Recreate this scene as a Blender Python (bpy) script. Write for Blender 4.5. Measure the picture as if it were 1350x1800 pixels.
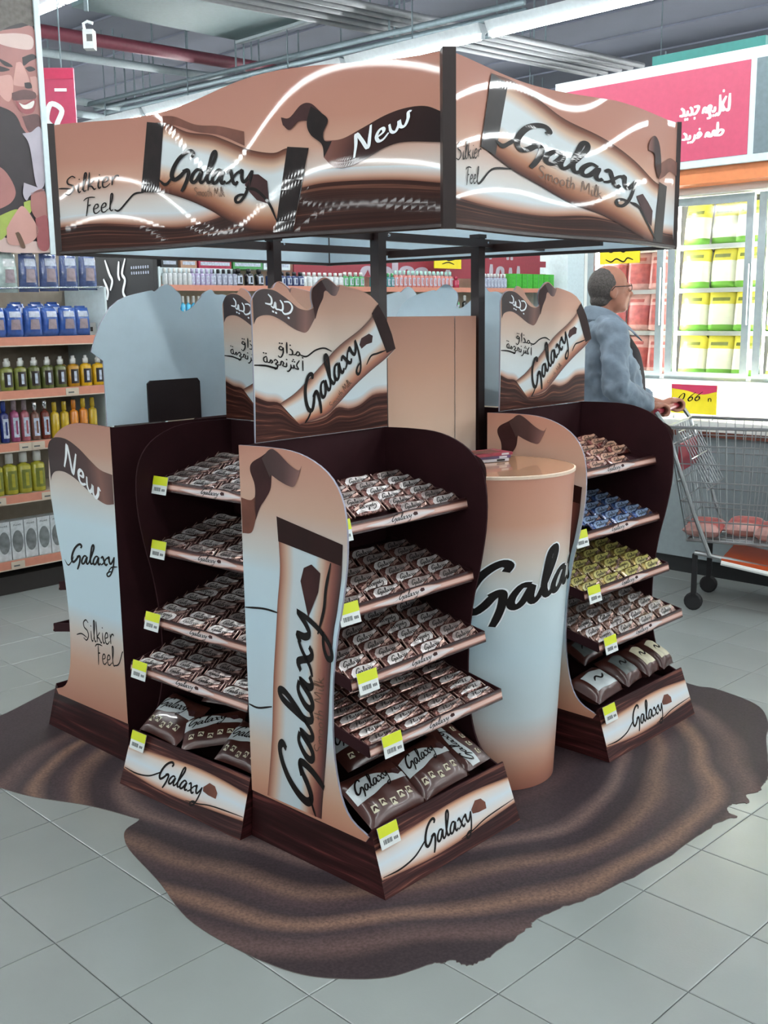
import bpy, bmesh, math, random
from mathutils import Vector, Matrix
random.seed(7)
for o in list(bpy.data.objects): bpy.data.objects.remove(o, do_unlink=True)
scene = bpy.context.scene
COL = scene.collection
R = math.radians
# ------------------------------------------------------------------ camera
FPX, PITCH, ROLL, CAMH = 1872.5, R(10.628), R(-.789), 1.503
fw = Vector((0, math.cos(PITCH), -math.sin(PITCH))); rt = Vector((1, 0, 0)); up = rt.cross(fw)
r2 = rt*math.cos(ROLL) + up*math.sin(ROLL); u2 = -rt*math.sin(ROLL) + up*math.cos(ROLL)
CAM = Vector((0, 0, CAMH))
cd = bpy.data.cameras.new('camera'); cam = bpy.data.objects.new('camera', cd); COL.objects.link(cam)
cd.sensor_fit = 'VERTICAL'; cd.sensor_height = 24; cd.sensor_width = 18; cd.lens = FPX/1800*24
cd.clip_start = .05; cd.clip_end = 200
cam.matrix_world = Matrix(((r2.x, u2.x, -fw.x, CAM.x), (r2.y, u2.y, -fw.y, CAM.y), (r2.z, u2.z, -fw.z, CAM.z), (0, 0, 0, 1)))
scene.camera = cam
# ------------------------------------------------------------------ world, exposure
w = bpy.data.worlds.new('hall_air'); scene.world = w; w.use_nodes = True
bg = w.node_tree.nodes['Background']; bg.inputs[0].default_value = (.80, .90, 1.0, 1); bg.inputs[1].default_value = .3
scene.view_settings.view_transform = 'Standard'; scene.view_settings.look = 'None'
scene.view_settings.gamma = 1; scene.view_settings.use_curve_mapping = False
scene.view_settings.exposure = 1.9
TUBE = 20.0          # emission of the ceiling tubes
LED = 16.0            # emission of the freezer lamps
# ------------------------------------------------------------------ helpers
def lin(h):
    if not isinstance(h, str): return tuple(h)
    h = h.lstrip('#'); c = [int(h[i:i+2], 16)/255 for i in (0, 2, 4)]
    return tuple(x/12.92 if x <= .04045 else ((x+.055)/1.055)**2.4 for x in c)
MATS = {}
def _base(name, rough, metal, coat, spec=.5):
    m = bpy.data.materials.new(name); m.use_nodes = True
    b = m.node_tree.nodes['Principled BSDF']
    b.inputs['Roughness'].default_value = rough; b.inputs['Metallic'].default_value = metal
    b.inputs['Coat Weight'].default_value = coat; b.inputs['Coat Roughness'].default_value = .03
    b.inputs['Specular IOR Level'].default_value = spec
    MATS[name] = m
    return m, m.node_tree, b
def mat(name, c, rough=.5, metal=0, coat=0, var=.06, scale=30, bump=0, bscale=60, emis=0, spec=.5):
    """plain stuff with a little procedural mottling"""
    if name in MATS: return MATS[name]
    m, t, b = _base(name, rough, metal, coat, spec); c = lin(c)
    tc = t.nodes.new('ShaderNodeTexCoord'); n = t.nodes.new('ShaderNodeTexNoise'); n.inputs['Scale'].default_value = scale; n.inputs['Detail'].default_value = 4
    t.links.new(tc.outputs['Object'], n.inputs['Vector'])
    r = t.nodes.new('ShaderNodeValToRGB')
    r.color_ramp.elements[0].position = .3; r.color_ramp.elements[1].position = .7
    r.color_ramp.elements[0].color = (*[max(0, x*(1-var)) for x in c], 1); r.color_ramp.elements[1].color = (*[min(1, x*(1+var)) for x in c], 1)
    t.links.new(n.outputs['Fac'], r.inputs[0]); t.links.new(r.outputs[0], b.inputs['Base Color'])
    if bump:
        n2 = t.nodes.new('ShaderNodeTexNoise'); n2.inputs['Scale'].default_value = bscale; n2.inputs['Detail'].default_value = 3
        t.links.new(tc.outputs['Object'], n2.inputs['Vector'])
        bp = t.nodes.new('ShaderNodeBump'); bp.inputs['Strength'].default_value = bump; bp.inputs['Distance'].default_value = .01
        t.links.new(n2.outputs['Fac'], bp.inputs['Height']); t.links.new(bp.outputs[0], b.inputs['Normal'])
    if emis:
        b.inputs['Emission Color'].default_value = (*c, 1); b.inputs['Emission Strength'].default_value = emis
    return m
def ramp(t, stops):
    r = t.nodes.new('ShaderNodeValToRGB'); e = r.color_ramp.elements
    while len(e) < len(stops): e.new(.5)
    for k, (p, c) in enumerate(stops): e[k].position = p
    for k, (p, c) in enumerate(stops): e[k].position = p; e[k].color = (*lin(c), 1)
    return r
def grad(name, stops, axis='Y', rough=.45, coat=0, spec=.5, wob=0):
    """printed fade along the sheet"""
    m, t, b = _base(name, rough, 0, coat, spec)
    uv = t.nodes.new('ShaderNodeUVMap'); s = t.nodes.new('ShaderNodeSeparateXYZ'); t.links.new(uv.outputs[0], s.inputs[0])
    r = ramp(t, stops); src = s.outputs[axis]
    if wob:
        n = t.nodes.new('ShaderNodeTexNoise'); n.inputs['Scale'].default_value = 3
        t.links.new(uv.outputs[0], n.inputs['Vector'])
        ma = t.nodes.new('ShaderNodeMath'); ma.operation = 'MULTIPLY_ADD'; ma.inputs[1].default_value = wob
        t.links.new(n.outputs['Fac'], ma.inputs[0]); t.links.new(src, ma.inputs[2]); src = ma.outputs[0]
    t.links.new(src, r.inputs[0]); t.links.new(r.outputs[0], b.inputs['Base Color'])
    return m
def streaks(name, stops, sx=1.5, sy=9, rough=.4, coat=0, wx=.6):
    """printed flowing chocolate: streaks that run along the u direction of the print"""
    m, t, b = _base(name, rough, 0, coat, .15)
    uv = t.nodes.new('ShaderNodeUVMap'); mp = t.nodes.new('ShaderNodeMapping'); mp.inputs['Scale'].default_value = (sx, sy, 1)
    n0 = t.nodes.new('ShaderNodeTexNoise'); n0.inputs['Scale'].default_value = 1.6
    t.links.new(uv.outputs[0], n0.inputs['Vector'])
    mx = t.nodes.new('ShaderNodeVectorMath'); mx.operation = 'MULTIPLY_ADD'; mx.inputs[1].default_value = (0, wx*.3, 0)
    t.links.new(n0.outputs['Color'], mx.inputs[0]); t.links.new(uv.outputs[0], mx.inputs[2]); t.links.new(mx.outputs[0], mp.inputs['Vector'])
    n = t.nodes.new('ShaderNodeTexNoise'); n.inputs['Scale'].default_value = 1; n.inputs['Detail'].default_value = 5; n.inputs['Roughness'].default_value = .6
    t.links.new(mp.outputs[0], n.inputs['Vector'])
    r = ramp(t, stops); t.links.new(n.outputs['Fac'], r.inputs[0]); t.links.new(r.outputs[0], b.inputs['Base Color'])
    return m
def cr(pts, n=40):
    """Catmull-Rom through 2-d or 3-d points"""
    P = [Vector(p) for p in pts]
    if len(P) == 2: return [P[0].lerp(P[1], k/(n-1)) for k in range(n)]
    Q = [P[0]*2-P[1]] + P + [P[-1]*2-P[-2]]; out = []
    for k in range(n):
        x = k/(n-1)*(len(P)-1); i = min(int(x), len(P)-2); f = x-i
        a, b, c, d = Q[i:i+4]
        out.append(.5*((2*b)+(c-a)*f+(2*a-5*b+4*c-d)*f*f+(3*b-a-3*c+d)*f**3))
    return out
class MB:
    def __init__(s): s.v = []; s.f = []; s.u = []; s.m = []
    def add(s, vs, fs, mi=0, uvs=None):
        k = len(s.v); s.v += [tuple(x) for x in vs]
        for q in fs:
            s.f.append([i+k for i in q]); s.m.append(mi)
            s.u.append([uvs[i] for i in q] if uvs else [(0, 0)]*len(q))
        return s
    def box(s, lo, hi, mi=0):
        (a, b, c), (d, e, f) = lo, hi
        return s.add([(a,b,c),(d,b,c),(d,e,c),(a,e,c),(a,b,f),(d,b,f),(d,e,f),(a,e,f)], [(3,2,1,0),(4,5,6,7),(0,1,5,4),(1,2,6,5),(2,3,7,6),(3,0,4,7)], mi)
    def hexa(s, b, t, mi=0):
        return s.add(list(b)+list(t), [(3,2,1,0),(4,5,6,7),(0,1,5,4),(1,2,6,5),(2,3,7,6),(3,0,4,7)], mi)
    def slab(s, poly, front, back, uvf=None, mf=0, mb=1, me=2):
        """outline poly (2-d) given a front and a back by two maps, and an edge"""
        n = len(poly); A = [front(*p) for p in poly]; B = [back(*p) for p in poly]
        uv = [uvf(*p) if uvf else (0, 0) for p in poly]
        s.add(A, [list(range(n))], mf, uv); s.add(B, [list(range(n))[::-1]], mb, uv)
        s.add(A+B, [(i, (i+1) % n, (i+1) % n+n, i+n) for i in range(n)], me)
        return s
    def tube(s, path, r, seg=8, mi=0, cap=True):
        P = [Vector(p) for p in path]; rr = r if isinstance(r, (list, tuple)) else [r]*len(P); vs = []; fs = []
        prev = None
        for i, p in enumerate(P):
            d = (P[min(i+1, len(P)-1)]-P[max(i-1, 0)]).normalized()
            a = prev if prev is not None else (Vector((0, 0, 1)) if abs(d.z) < .9 else Vector((1, 0, 0)))
            x = (a - d*a.dot(d)).normalized(); y = d.cross(x); prev = x
            for k in range(seg):
                t = 2*math.pi*k/seg; vs.append(p + x*(rr[i]*math.cos(t)) + y*(rr[i]*math.sin(t)))
        for i in range(len(P)-1):
            for k in range(seg): fs.append((i*seg+k, i*seg+(k+1) % seg, (i+1)*seg+(k+1) % seg, (i+1)*seg+k))
        if cap: fs.append(list(range(seg))[::-1]); fs.append([(len(P)-1)*seg+k for k in range(seg)])
        return s.add(vs, fs, mi)
    def bar(s, a, b, w, h, mi=0):
        a = Vector(a); b = Vector(b); d = (b-a).normalized(); x = d.cross(Vector((0, 0, 1)))
        x = x.normalized()*w/2 if x.length > 1e-4 else Vector((w/2, 0, 0)); y = x.cross(d).normalized()*h/2
        return s.hexa([a-x-y, a+x-y, b+x-y, b-x-y], [a-x+y, a+x+y, b+x+y, b-x+y], mi)
    def lathe(s, prof, seg=20, c=(0, 0, 0), mi=0, sx=1, sy=1, cap=True, uvz=None):
        vs = []; fs = []; uv = []
        for r, z in prof:
            for k in range(seg):
                t = 2*math.pi*k/seg; vs.append((c[0]+r*sx*math.cos(t), c[1]+r*sy*math.sin(t), c[2]+z)); uv.append((k/seg, (z-uvz[0])/(uvz[1]-uvz[0]) if uvz else 0))
        n = len(prof)
        for i in range(n-1):
            for k in range(seg): fs.append((i*seg+k, i*seg+(k+1) % seg, (i+1)*seg+(k+1) % seg, (i+1)*seg+k))
        if cap: fs.append(list(range(seg))[::-1]); fs.append([(n-1)*seg+k for k in range(seg)])
        return s.add(vs, fs, mi, uv)
    def strip(s, A, B, f, n=40, m=6, mi=0):
        """print that fills the space between two curves; f maps the 2-d sheet to space"""
        A = cr(A, n); B = cr(B, n); vs = []; uv = []; fs = []
        for i in range(n):
            for j in range(m+1):
                p = B[i].lerp(A[i], j/m); vs.append(f(p.x, p.y)); uv.append((i/(n-1), j/m))
        for i in range(n-1):
            for j in range(m): a = i*(m+1)+j; fs.append((a, a+m+1, a+m+2, a+1))
        return s.add(vs, fs, mi, uv)
    def stroke(s, pts, wd, f, n=0, taper=.6, mi=0):
        P = cr(pts, n or max(6, 5*len(pts))); vs = []; fs = []
        for i, p in enumerate(P):
            d = P[min(i+1, len(P)-1)]-P[max(i-1, 0)]
            if d.length < 1e-9: d = Vector((1, 0))
            d.normalize(); q = Vector((-d.y, d.x)); k = i/(len(P)-1)
            ww = wd/2*(taper+(1-taper)*min(1, 5*min(k, 1-k)))
            vs += [f(*(p+q*ww)), f(*(p-q*ww))]
        for i in range(len(P)-1): fs.append((2*i, 2*i+1, 2*i+3, 2*i+2))
        return s.add(vs, fs, mi)
    def fill(s, poly, f, mi=0, uvf=None):
        return s.add([f(*p) for p in poly], [list(range(len(poly)))], mi, [uvf(*p) for p in poly] if uvf else None)
    def mesh(s, name, mats, smooth=False):
        me = bpy.data.meshes.new(name); me.from_pydata(s.v, [], s.f)
        for k in (mats if isinstance(mats, (list, tuple)) else [mats]): me.materials.append(MATS[k] if isinstance(k, str) else k)
        me.polygons.foreach_set('material_index', s.m)
        uv = me.uv_layers.new(name='UVMap'); uv.data.foreach_set('uv', [c for q in s.u for p in q for c in p])
        if smooth: me.polygons.foreach_set('use_smooth', [True]*len(s.f))
        me.update(); return me
    def build(s, name, mats, parent=None, smooth=False): return ob(name, s.mesh(name, mats, smooth), parent)
def ob(name, data, parent=None):
    o = bpy.data.objects.new(name, data); COL.objects.link(o)
    if parent: o.parent = parent
    return o
def tag(o, label, cat, group=None, kind=None):
    o['label'] = label
    if cat: o['category'] = cat
    if group: o['group'] = group
    if kind: o['kind'] = kind
    return o
def thing(name, label, cat, M=None, group=None):
    o = ob(name, None); o.empty_display_size = .05
    if M is not None: o.matrix_basis = M
    return tag(o, label, cat, group)
def TR(x, y, z=0, a=0): return Matrix.Translation((x, y, z)) @ Matrix.Rotation(R(a), 4, 'Z')
def copy_tree(o, parent=None, M=None, label=None):
    c = o.copy(); COL.objects.link(c)
    if parent: c.parent = parent
    if M is not None: c.matrix_basis = M
    if label: c['label'] = label
    for ch in o.children: copy_tree(ch, c)
    return c
def px(p):
    d = Vector(p)-CAM; z = d.dot(fw)
    return (675+FPX*d.dot(r2)/z, 900-FPX*d.dot(u2)/z, z)
# ------------------------------------------------------------------ materials
mat('tile_glaze', '#8c9290', .24, var=.05, scale=2.2, bump=.03, bscale=140)
mat('grout', '#4a4d4b', .9)
mat('dark_card', '#2c1317', .75, var=.15, scale=8, spec=.15)
mat('white_card', '#bccfd9', .6, var=.02)
mat('edge_card', '#8f8e9c', .6, var=.02)
mat('black_card', '#1a1012', .5)
mat('ink', '#130d0c', .55, var=.1, coat=.15, spec=.15)
mat('ink_white', '#e9eef0', .45)
mat('cocoa', '#3b2020', .55, var=.25, scale=14, spec=.2)
mat('cocoa_mid', '#6e4438', .55, spec=.2, var=.25, scale=14)
mat('gold_ink', '#5b4130', .5)
mat('frame_brown', '#241513', .38, var=.15)
mat('price_yellow', '#c9d41c', .5, var=.03); mat('price_white', '#d2d8d6', .55, var=.02); mat('barcode', '#55595a', .6)
mat('steel', '#a7adb0', .28, metal=.9); mat('chrome', '#c9ced2', .2, metal=1)
TAN = '#bb8864'
grad('side_fade', [(0, '#b9826a'), (0.06, '#c3967c'), (0.16, '#c8b3a2'), (0.25, '#bbcbd2'), (0.5, '#b9d0db'), (0.66, '#bdd0d8'), (0.72, '#c2c2be'), (0.84, '#c2a08c'), (1, '#b9826f')])
grad('new_side_fade', [(0, '#b07a66'), (0.16, '#c09780'), (0.28, '#c6bcb3'), (0.36, '#b9cfd9'), (0.66, '#bdd2db'), (0.78, '#c6beb5'), (0.9, '#b8917e'), (1, '#ab7a6a')])
grad('header_fade', [(0, '#bccad0'), (0.2, '#c3d2d8'), (0.42, '#c6cac8'), (0.6, '#c6b2a2'), (0.78, '#c0957f'), (1, '#b87f6b')])
grad('canopy_fade', [(0, '#c6d0d4'), (0.2, '#c6d1d5'), (0.34, '#c8c2bc'), (0.52, '#be9683'), (0.7, '#b17f6d'), (1, '#a87667')], rough=.6, coat=.3, spec=.15)
grad('counter_fade', [(0, '#955e4e'), (0.05, '#b07a64'), (0.12, '#c6a08c'), (0.24, '#bccacd'), (0.45, '#b9ced6'), (0.62, '#bfcfd3'), (0.74, '#c8bcb0'), (0.86, '#c3937c'), (1, '#bd8570')], rough=.35, coat=.2)
grad('column_fade', [(0, '#bccace'), (0.52, '#bfc6c6'), (0.62, '#c0bab2'), (0.74, '#c0a793'), (0.88, '#b2866e'), (1, '#a06d57')])
grad('wrapper_fade', [(0, '#3c1c18'), (0.05, '#7d4534'), (0.15, '#b06e50'), (0.27, '#c6a68f'), (0.4, '#c6ced0'), (0.72, '#c8d0d2'), (0.84, '#c6a38c'), (0.93, '#8a5a46'), (1, '#4a2a20')], coat=.15)
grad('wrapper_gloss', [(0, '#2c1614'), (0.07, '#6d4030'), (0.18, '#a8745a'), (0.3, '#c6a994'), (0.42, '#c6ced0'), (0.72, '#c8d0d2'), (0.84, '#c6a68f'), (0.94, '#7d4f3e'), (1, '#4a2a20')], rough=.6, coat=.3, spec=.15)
grad('lens_fade', [(0, '#7a4733'), (.06, '#b98a70'), (.2, '#cfc8c2'), (.5, '#c6d2d8'), (.8, '#cfc6be'), (.93, '#c0906f'), (1, '#6a3a2b')])
grad('lip_fade', [(0, '#2c1715'), (0.16, '#4a2a25'), (0.26, '#a07063'), (0.36, '#d0aea2'), (0.62, '#cda496'), (0.7, '#7d5145'), (0.8, '#442623'), (1, '#2c1715')], rough=.25, coat=.6)
grad('lip_gold_fade', [(0, '#5a3a24'), (.1, '#c7a577'), (.5, '#e0cfa8'), (.9, '#cdb083'), (1, '#5a3a24')], rough=.2, coat=.6)
grad('lip_lens_fade', [(0, '#8a5a4a'), (0.15, '#cdb2aa'), (0.5, '#d2d0d2'), (0.85, '#cdb2aa'), (1, '#8a5a4a')], rough=.25, coat=.6)
grad('ribbon_fade', [(0, '#2a1818'), (.35, '#352020'), (.7, '#4a2f2b'), (.85, '#7b5248'), (1, '#54342e')], axis='X', rough=.35, coat=.1)
grad('ribbon_tip_fade', [(0, '#3a2322'), (.5, '#4a2f2e'), (.85, '#85605a'), (1, '#6a4640')], axis='X', rough=.35, coat=.1)
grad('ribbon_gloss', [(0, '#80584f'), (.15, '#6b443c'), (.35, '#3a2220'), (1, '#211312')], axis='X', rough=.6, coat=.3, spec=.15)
streaks('choc_flow', [(.3, '#1a0c0b'), (.46, '#351a16'), (.56, '#4c2a22'), (.63, '#80503f'), (.69, '#2c1613')], sx=1.2, sy=8)
streaks('choc_dark_flow', [(.25, '#1a0d0c'), (.5, '#31191a'), (.62, '#4c2d28'), (.72, '#6d463c'), (.8, '#2c1715')])
streaks('choc_gloss_flow', [(.25, '#170c0b'), (.45, '#2e1814'), (.55, '#3e221b'), (.61, '#6d4536'), (.66, '#2c1814')], rough=.6, coat=.12, sy=6, sx=.7)
grad('wave_shade', [(0, '#4a2a20'), (0.12, '#8a5c4a'), (0.4, '#c09a86'), (1, '#c6d0d4')], rough=.6, coat=.3, spec=.15)
grad('wave_shade_matt', [(0, '#4a2a20'), (0.12, '#8a5c4a'), (0.4, '#c09a86'), (1, '#bccad0')])
mat('cap_choc', '#2a1514', .5, var=.25, scale=9, coat=.05, spec=.15); mat('cap_gloss', '#1d1413', .5, coat=.35, var=.3, spec=.15)
# foil of the sweets
mat('foil_brown', '#63403a', .2, metal=.55, var=.5, scale=45, bump=.9, bscale=55, coat=.4)
mat('foil_dark', '#553a36', .2, metal=.55, var=.5, scale=45, bump=.9, bscale=55, coat=.4)
mat('foil_red', '#6b3830', .2, metal=.5, var=.5, scale=45, bump=.9, bscale=55, coat=.4)
mat('foil_blue', '#3c5484', .2, metal=.5, var=.5, scale=45, bump=.9, bscale=55, coat=.4)
mat('foil_gold', '#8d7a42', .2, metal=.5, var=.5, scale=45, bump=.9, bscale=55, coat=.4)
mat('foil_cocoa', '#5b4034', .3, metal=.3, var=.4, scale=60, bump=.5, bscale=90, coat=.3)
mat('foil_silver', '#a09a98', .24, metal=.5, var=.3, scale=50, bump=.4, bscale=90)
mat('label_white', '#bdb6b4', .22, var=.3, scale=45, metal=.35, bump=.6, bscale=55); mat('foil_light', '#a98a80', .18, metal=.6, var=.4, scale=45, bump=.7, bscale=55); mat('label_dim', '#8b7f7c', .25, var=.3, scale=45, metal=.35, bump=.6, bscale=55); mat('label_tan', '#b58d78', .3, var=.15, scale=60); mat('label_gold', '#a9a15c', .3, var=.2, scale=60)
mat('label_blue', '#8fa5c6', .28, var=.25, scale=60, metal=.3)
mat('pouch_brown', '#43231d', .3, var=.15, scale=12, coat=.3, bump=.12, bscale=16); mat('pouch_white', '#b4bcbd', .35, var=.06)
mat('pouch_cream', '#c9c3a8', .4, var=.08); mat('pouch_grey', '#59605f', .4, var=.1)
# the hall
mat('ceiling_paint', '#646876', .75, var=.12, scale=.8); mat('steel_grey', '#66757b', .5, metal=.3, var=.1); mat('pipe_red', '#6a3440', .45, var=.1)
mat('pipe_white', '#98a4a8', .5); mat('tray_metal', '#8d8f92', .45, metal=.4); mat('duct', '#5a6d70', .5, metal=.2)
mat('lamp_white', '#cfd8dc', .5); mat('tube_light', (.96, 1.0, 1.0), .5, emis=TUBE, var=0)
mat('hall_wall', '#59656b', .8)
mat('sign_white', '#c8d8dc', .45); mat('sign_red', '#bd4262', .45, var=.05); mat('sign_crimson', '#8f2b3a', .5); mat('sign_yellow', '#e3cf17', .5, var=.03)
mat('sign_teal', '#1f7a74', .5); mat('sign_orange', '#cf7a48', .5); mat('sign_pink', '#c23258', .45)
mat('shelf_salmon', '#c3816b', .45, var=.05); mat('shelf_cream', '#c2b6a4', .5); mat('shelf_back', '#9a8f80', .6); mat('shelf_dark', '#2a2624', .7)
mat('poster_black', '#16161a', .35); mat('poster_green', '#3f8f4b', .5)
# ------------------------------------------------------------------ lettering as pen strokes
GA = [(2.38,.95),(2.05,1.02),(1.75,.62),(1.68,.22),(1.85,.03),(2.1,.22),(2.42,.88),(2.36,.3),(2.5,.03),(2.72,.22)]
GALAXY = [([(1.5,1.95),(1.62,2.2),(1.42,2.42),(1.05,2.3),(.6,1.85),(.28,1.15),(.2,.5),(.42,.18),(.78,.42),(1.1,.82),(1.42,.98)], .3),
          ([(.95,.86),(1.28,.98),(1.42,.8),(1.36,.2),(1.2,-.35),(1.05,-.72)], .26),
          (GA, .25),
          ([(2.7,.2),(3.05,1.0),(3.38,1.95),(3.32,2.38),(3.12,2.2),(2.98,1.4),(2.9,.5),(3.06,.06),(3.35,.25)], .25),
          ([(x+1.66, y) for x, y in GA], .25),
          ([(4.4,.82),(4.62,1.02),(4.78,.7),(4.95,.2),(5.15,.02),(5.32,.22)], .24), ([(5.34,.98),(5.08,.72),(4.72,.2),(4.42,.02)], .18),
          ([(5.3,.8),(5.5,1.02),(5.56,.5),(5.74,.2),(5.98,.45),(6.22,1.02)], .24),
          ([(6.24,1.05),(6.18,.3),(6.0,-.6),(5.7,-1.2),(5.38,-1.3),(5.3,-1.0),(5.6,-.76),(6.05,-.74)], .2)]
HAND = {'S':(1.3,[[(1.1,1.75),(.7,2.0),(.25,1.7),(.35,1.25),(.85,.95),(1.0,.45),(.6,.0),(.1,.2)]]),
 'i':(.5,[[(.2,1),(.2,.3),(.35,0),(.5,.15)],[(.2,1.42),(.26,1.52)]]), 'l':(.55,[[(.1,.2),(.35,1.2),(.42,1.9),(.25,2.0),(.2,1.2),(.22,.3),(.4,0),(.55,.15)]]),
 'k':(.95,[[(.15,2.0),(.18,0)],[(.7,1.0),(.22,.5),(.5,.4),(.8,0),(.95,.1)]]), 'e':(.85,[[(.1,.5),(.55,.65),(.55,1.0),(.3,1.02),(.1,.6),(.2,.08),(.5,0),(.85,.3)]]),
 'r':(.8,[[(.15,1.0),(.2,.05)],[(.2,.6),(.4,.95),(.65,1.0),(.75,.85)]]), 'F':(1.1,[[(.0,1.7),(.3,1.95),(.8,2.0),(1.3,1.9)],[(.55,1.95),(.5,.9),(.4,-.2)],[(.45,1.05),(.85,1.1)]]),
 'N':(1.5,[[(.1,-.1),(.3,1.0),(.4,2.0),(.7,1.1),(1.0,.05),(1.2,1.0),(1.35,2.0)]]), 'w':(1.5,[[(.1,1.0),(.15,.3),(.4,.0),(.65,.4),(.7,.8),(.75,.2),(1.0,0),(1.25,.5),(1.3,1.05),(1.5,.95)]]),
 'M':(1.7,[[(.1,0),(.3,1.9),(.8,.6),(1.3,1.9),(1.5,0)]]), 'm':(1.35,[[(.1,1),(.15,0)],[(.15,.7),(.4,1),(.6,.8),(.62,0)],[(.62,.7),(.9,1),(1.1,.8),(1.15,0)]]),
 'o':(.95,[[(.5,1.0),(.15,.7),(.15,.25),(.45,0),(.75,.25),(.75,.7),(.5,1.0)]]), 't':(.7,[[(.35,1.7),(.3,.3),(.45,0),(.65,.1)],[(.05,1.1),(.65,1.15)]]),
 'h':(1.0,[[(.15,2),(.15,0)],[(.15,.6),(.45,1),(.7,.8),(.72,0)]]), 'u':(1.0,[[(.15,1),(.15,.3),(.4,0),(.7,.3),(.75,1),(.78,0)]]), 's':(.8,[[(.65,.9),(.35,1),(.2,.75),(.55,.4),(.5,.05),(.1,.1)]]),
 '0':(1.1,[[(.5,2),(.15,1.2),(.2,.3),(.5,0),(.9,.7),(.8,1.7),(.5,2)]]), '6':(1.1,[[(.9,2),(.4,1.3),(.15,.5),(.5,0),(.85,.4),(.6,.95),(.2,.6)]]), '.':(.5,[[(.15,.0),(.25,-.3)]]), '4':(1.1,[[(.6,2),(.1,.7),(.9,.75)],[(.75,1.2),(.65,0)]]),
 'n':(.95,[[(.12,1),(.15,0)],[(.15,.7),(.42,1),(.66,.8),(.68,0)]]), 'x':(.9,[[(.1,1),(.75,0)],[(.7,1),(.1,0)]]), ' ':(.7,[])}
D_ = lambda x, y, r=.09: [(x-r, y), (x+r, y)]
AR = {'jadid':[[(.2,1.0),(.5,.75),(.5,.25),(.0,.1)],[(.5,.1),(.75,.05),(.85,.55),(.95,.05),(1.15,.05)],[(1.25,.95),(1.5,.65),(1.5,.15),(1.1,.05)],[(1.6,.95),(2.05,1.1),(2.35,.8),(2.2,.25),(1.75,-.1),(1.5,.05)],D_(.72,-.32),D_(.98,-.32),D_(2.1,-.3)],
 'mathaq':[[(.6,.75),(.3,.95),(.15,.6),(.5,.5),(.62,.8),(.6,.1),(.3,-.5),(.0,-.3)],D_(.22,1.35),D_(.5,1.35),[(1.05,1.6),(1.05,.1)],[(1.4,.8),(1.7,.5),(1.65,.05),(1.25,.0)],D_(1.45,1.25),[(1.7,.05),(2.05,.1),(2.3,.5),(2.55,.3),(2.4,0),(2.1,.05)]],
 'naoma':[[(.5,.8),(.15,.5),(.2,.05),(.5,.1),(.5,.7)],D_(.15,1.15),D_(.42,1.15),[(.5,.05),(.8,.1),(.95,.45),(1.15,.25),(.95,.0)],[(1.3,.4),(1.5,.65),(1.75,.4),(1.5,.05),(1.75,-.1),(1.5,-.6),(1.2,-.5)],[(1.75,.05),(2.05,.1),(2.2,.6),(2.45,.45),(2.3,.05)],[(2.3,.05),(2.75,.05),(2.8,.6)],D_(2.8,1.0),[(3.3,.5),(3.3,.0),(3.0,-.5),(2.8,-.5)],[(3.3,.1),(3.6,.1),(3.65,.5),(3.75,.1)],D_(3.5,.95),D_(3.75,.95),D_(3.62,1.2),[(3.75,.1),(4.2,.1),(4.0,.6),(4.35,1.3)],[(4.75,1.4),(4.75,.0)],D_(4.75,1.75)],
 'everyday':[[(.15,.8),(.4,.5),(.35,.1),(.0,.1)],[(.35,.1),(.7,.1),(.75,.5)],[(.95,.8),(1.15,.5),(1.1,.1),(.75,.1)],[(1.1,.1),(1.5,.15),(1.75,.7),(1.3,.75)],D_(1.4,-.3),D_(.55,-.3),D_(.75,-.3),[(2.1,.0),(2.25,.5),(2.5,.3),(2.3,.05)],[(2.3,.1),(2.7,.1),(2.85,.55),(2.65,.6),(2.65,.2),(2.8,-.4),(2.5,-.5)],[(2.9,.1),(3.15,.1),(3.2,.5)],D_(3.05,-.3),D_(3.25,-.3),[(3.6,1.5),(3.65,.2),(3.5,-.3),(3.3,-.1)],[(3.65,.1),(4.0,.1),(3.85,.6),(4.15,1.3)],[(4.1,.1),(4.4,.1),(4.45,1.5)],D_(3.9,1.8)],
 'taste':[[(.15,.8),(.4,.5),(.35,.1),(.0,.1)],[(.35,.1),(.7,.1),(.75,.5)],D_(.6,-.3),D_(.8,-.3),[(1.2,.5),(1.15,.0),(.9,-.4)],[(1.15,.1),(1.5,.1),(1.75,.4),(1.6,.65),(1.45,.4),(1.6,.1)],D_(1.6,1.0),[(2.1,.0),(2.3,.5),(2.5,.3),(2.3,.05)],[(2.3,.1),(2.7,.1),(2.85,.6),(3.1,.45),(2.85,.1)],[(2.9,.1),(3.5,.1),(3.7,.5),(3.4,.6),(3.1,.1)],[(3.2,1.5),(3.2,.1)]],
 'wishes':[[(0,.0),(.2,.9),(.6,.95),(.75,.3),(.9,0)],[(.9,0),(1.5,.0),(1.6,1.2)],D_(1.5,1.9,.13),[(1.6,0),(2.1,0),(2.3,.75),(2.65,.75),(2.75,.1)],[(2.75,0),(3.4,0),(3.5,.9)],D_(3.2,1.9,.13),D_(3.6,1.9,.13),[(3.5,0),(4.2,0),(4.3,1.1)]],
 'shopping':[[(0,0),(.2,.8),(.5,.8),(.6,.1)],[(.6,0),(1.0,0),(1.2,.8),(1.5,.8),(1.6,0)],D_(1.4,1.7,.13),[(1.9,2.2),(1.9,0)],[(2.2,0),(2.4,.9),(2.8,.9),(2.9,.1)],D_(2.4,1.8,.13),D_(2.8,1.8,.13),[(3.0,0),(3.3,.8),(3.7,.8),(3.6,-.3)],[(3.8,0),(4.6,0),(4.65,.6)],[(4.2,0),(4.2,.6)],[(4.65,0),(5.1,0),(5.15,.9)],D_(4.9,1.8,.13),D_(5.25,1.8,.13)]}
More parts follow.
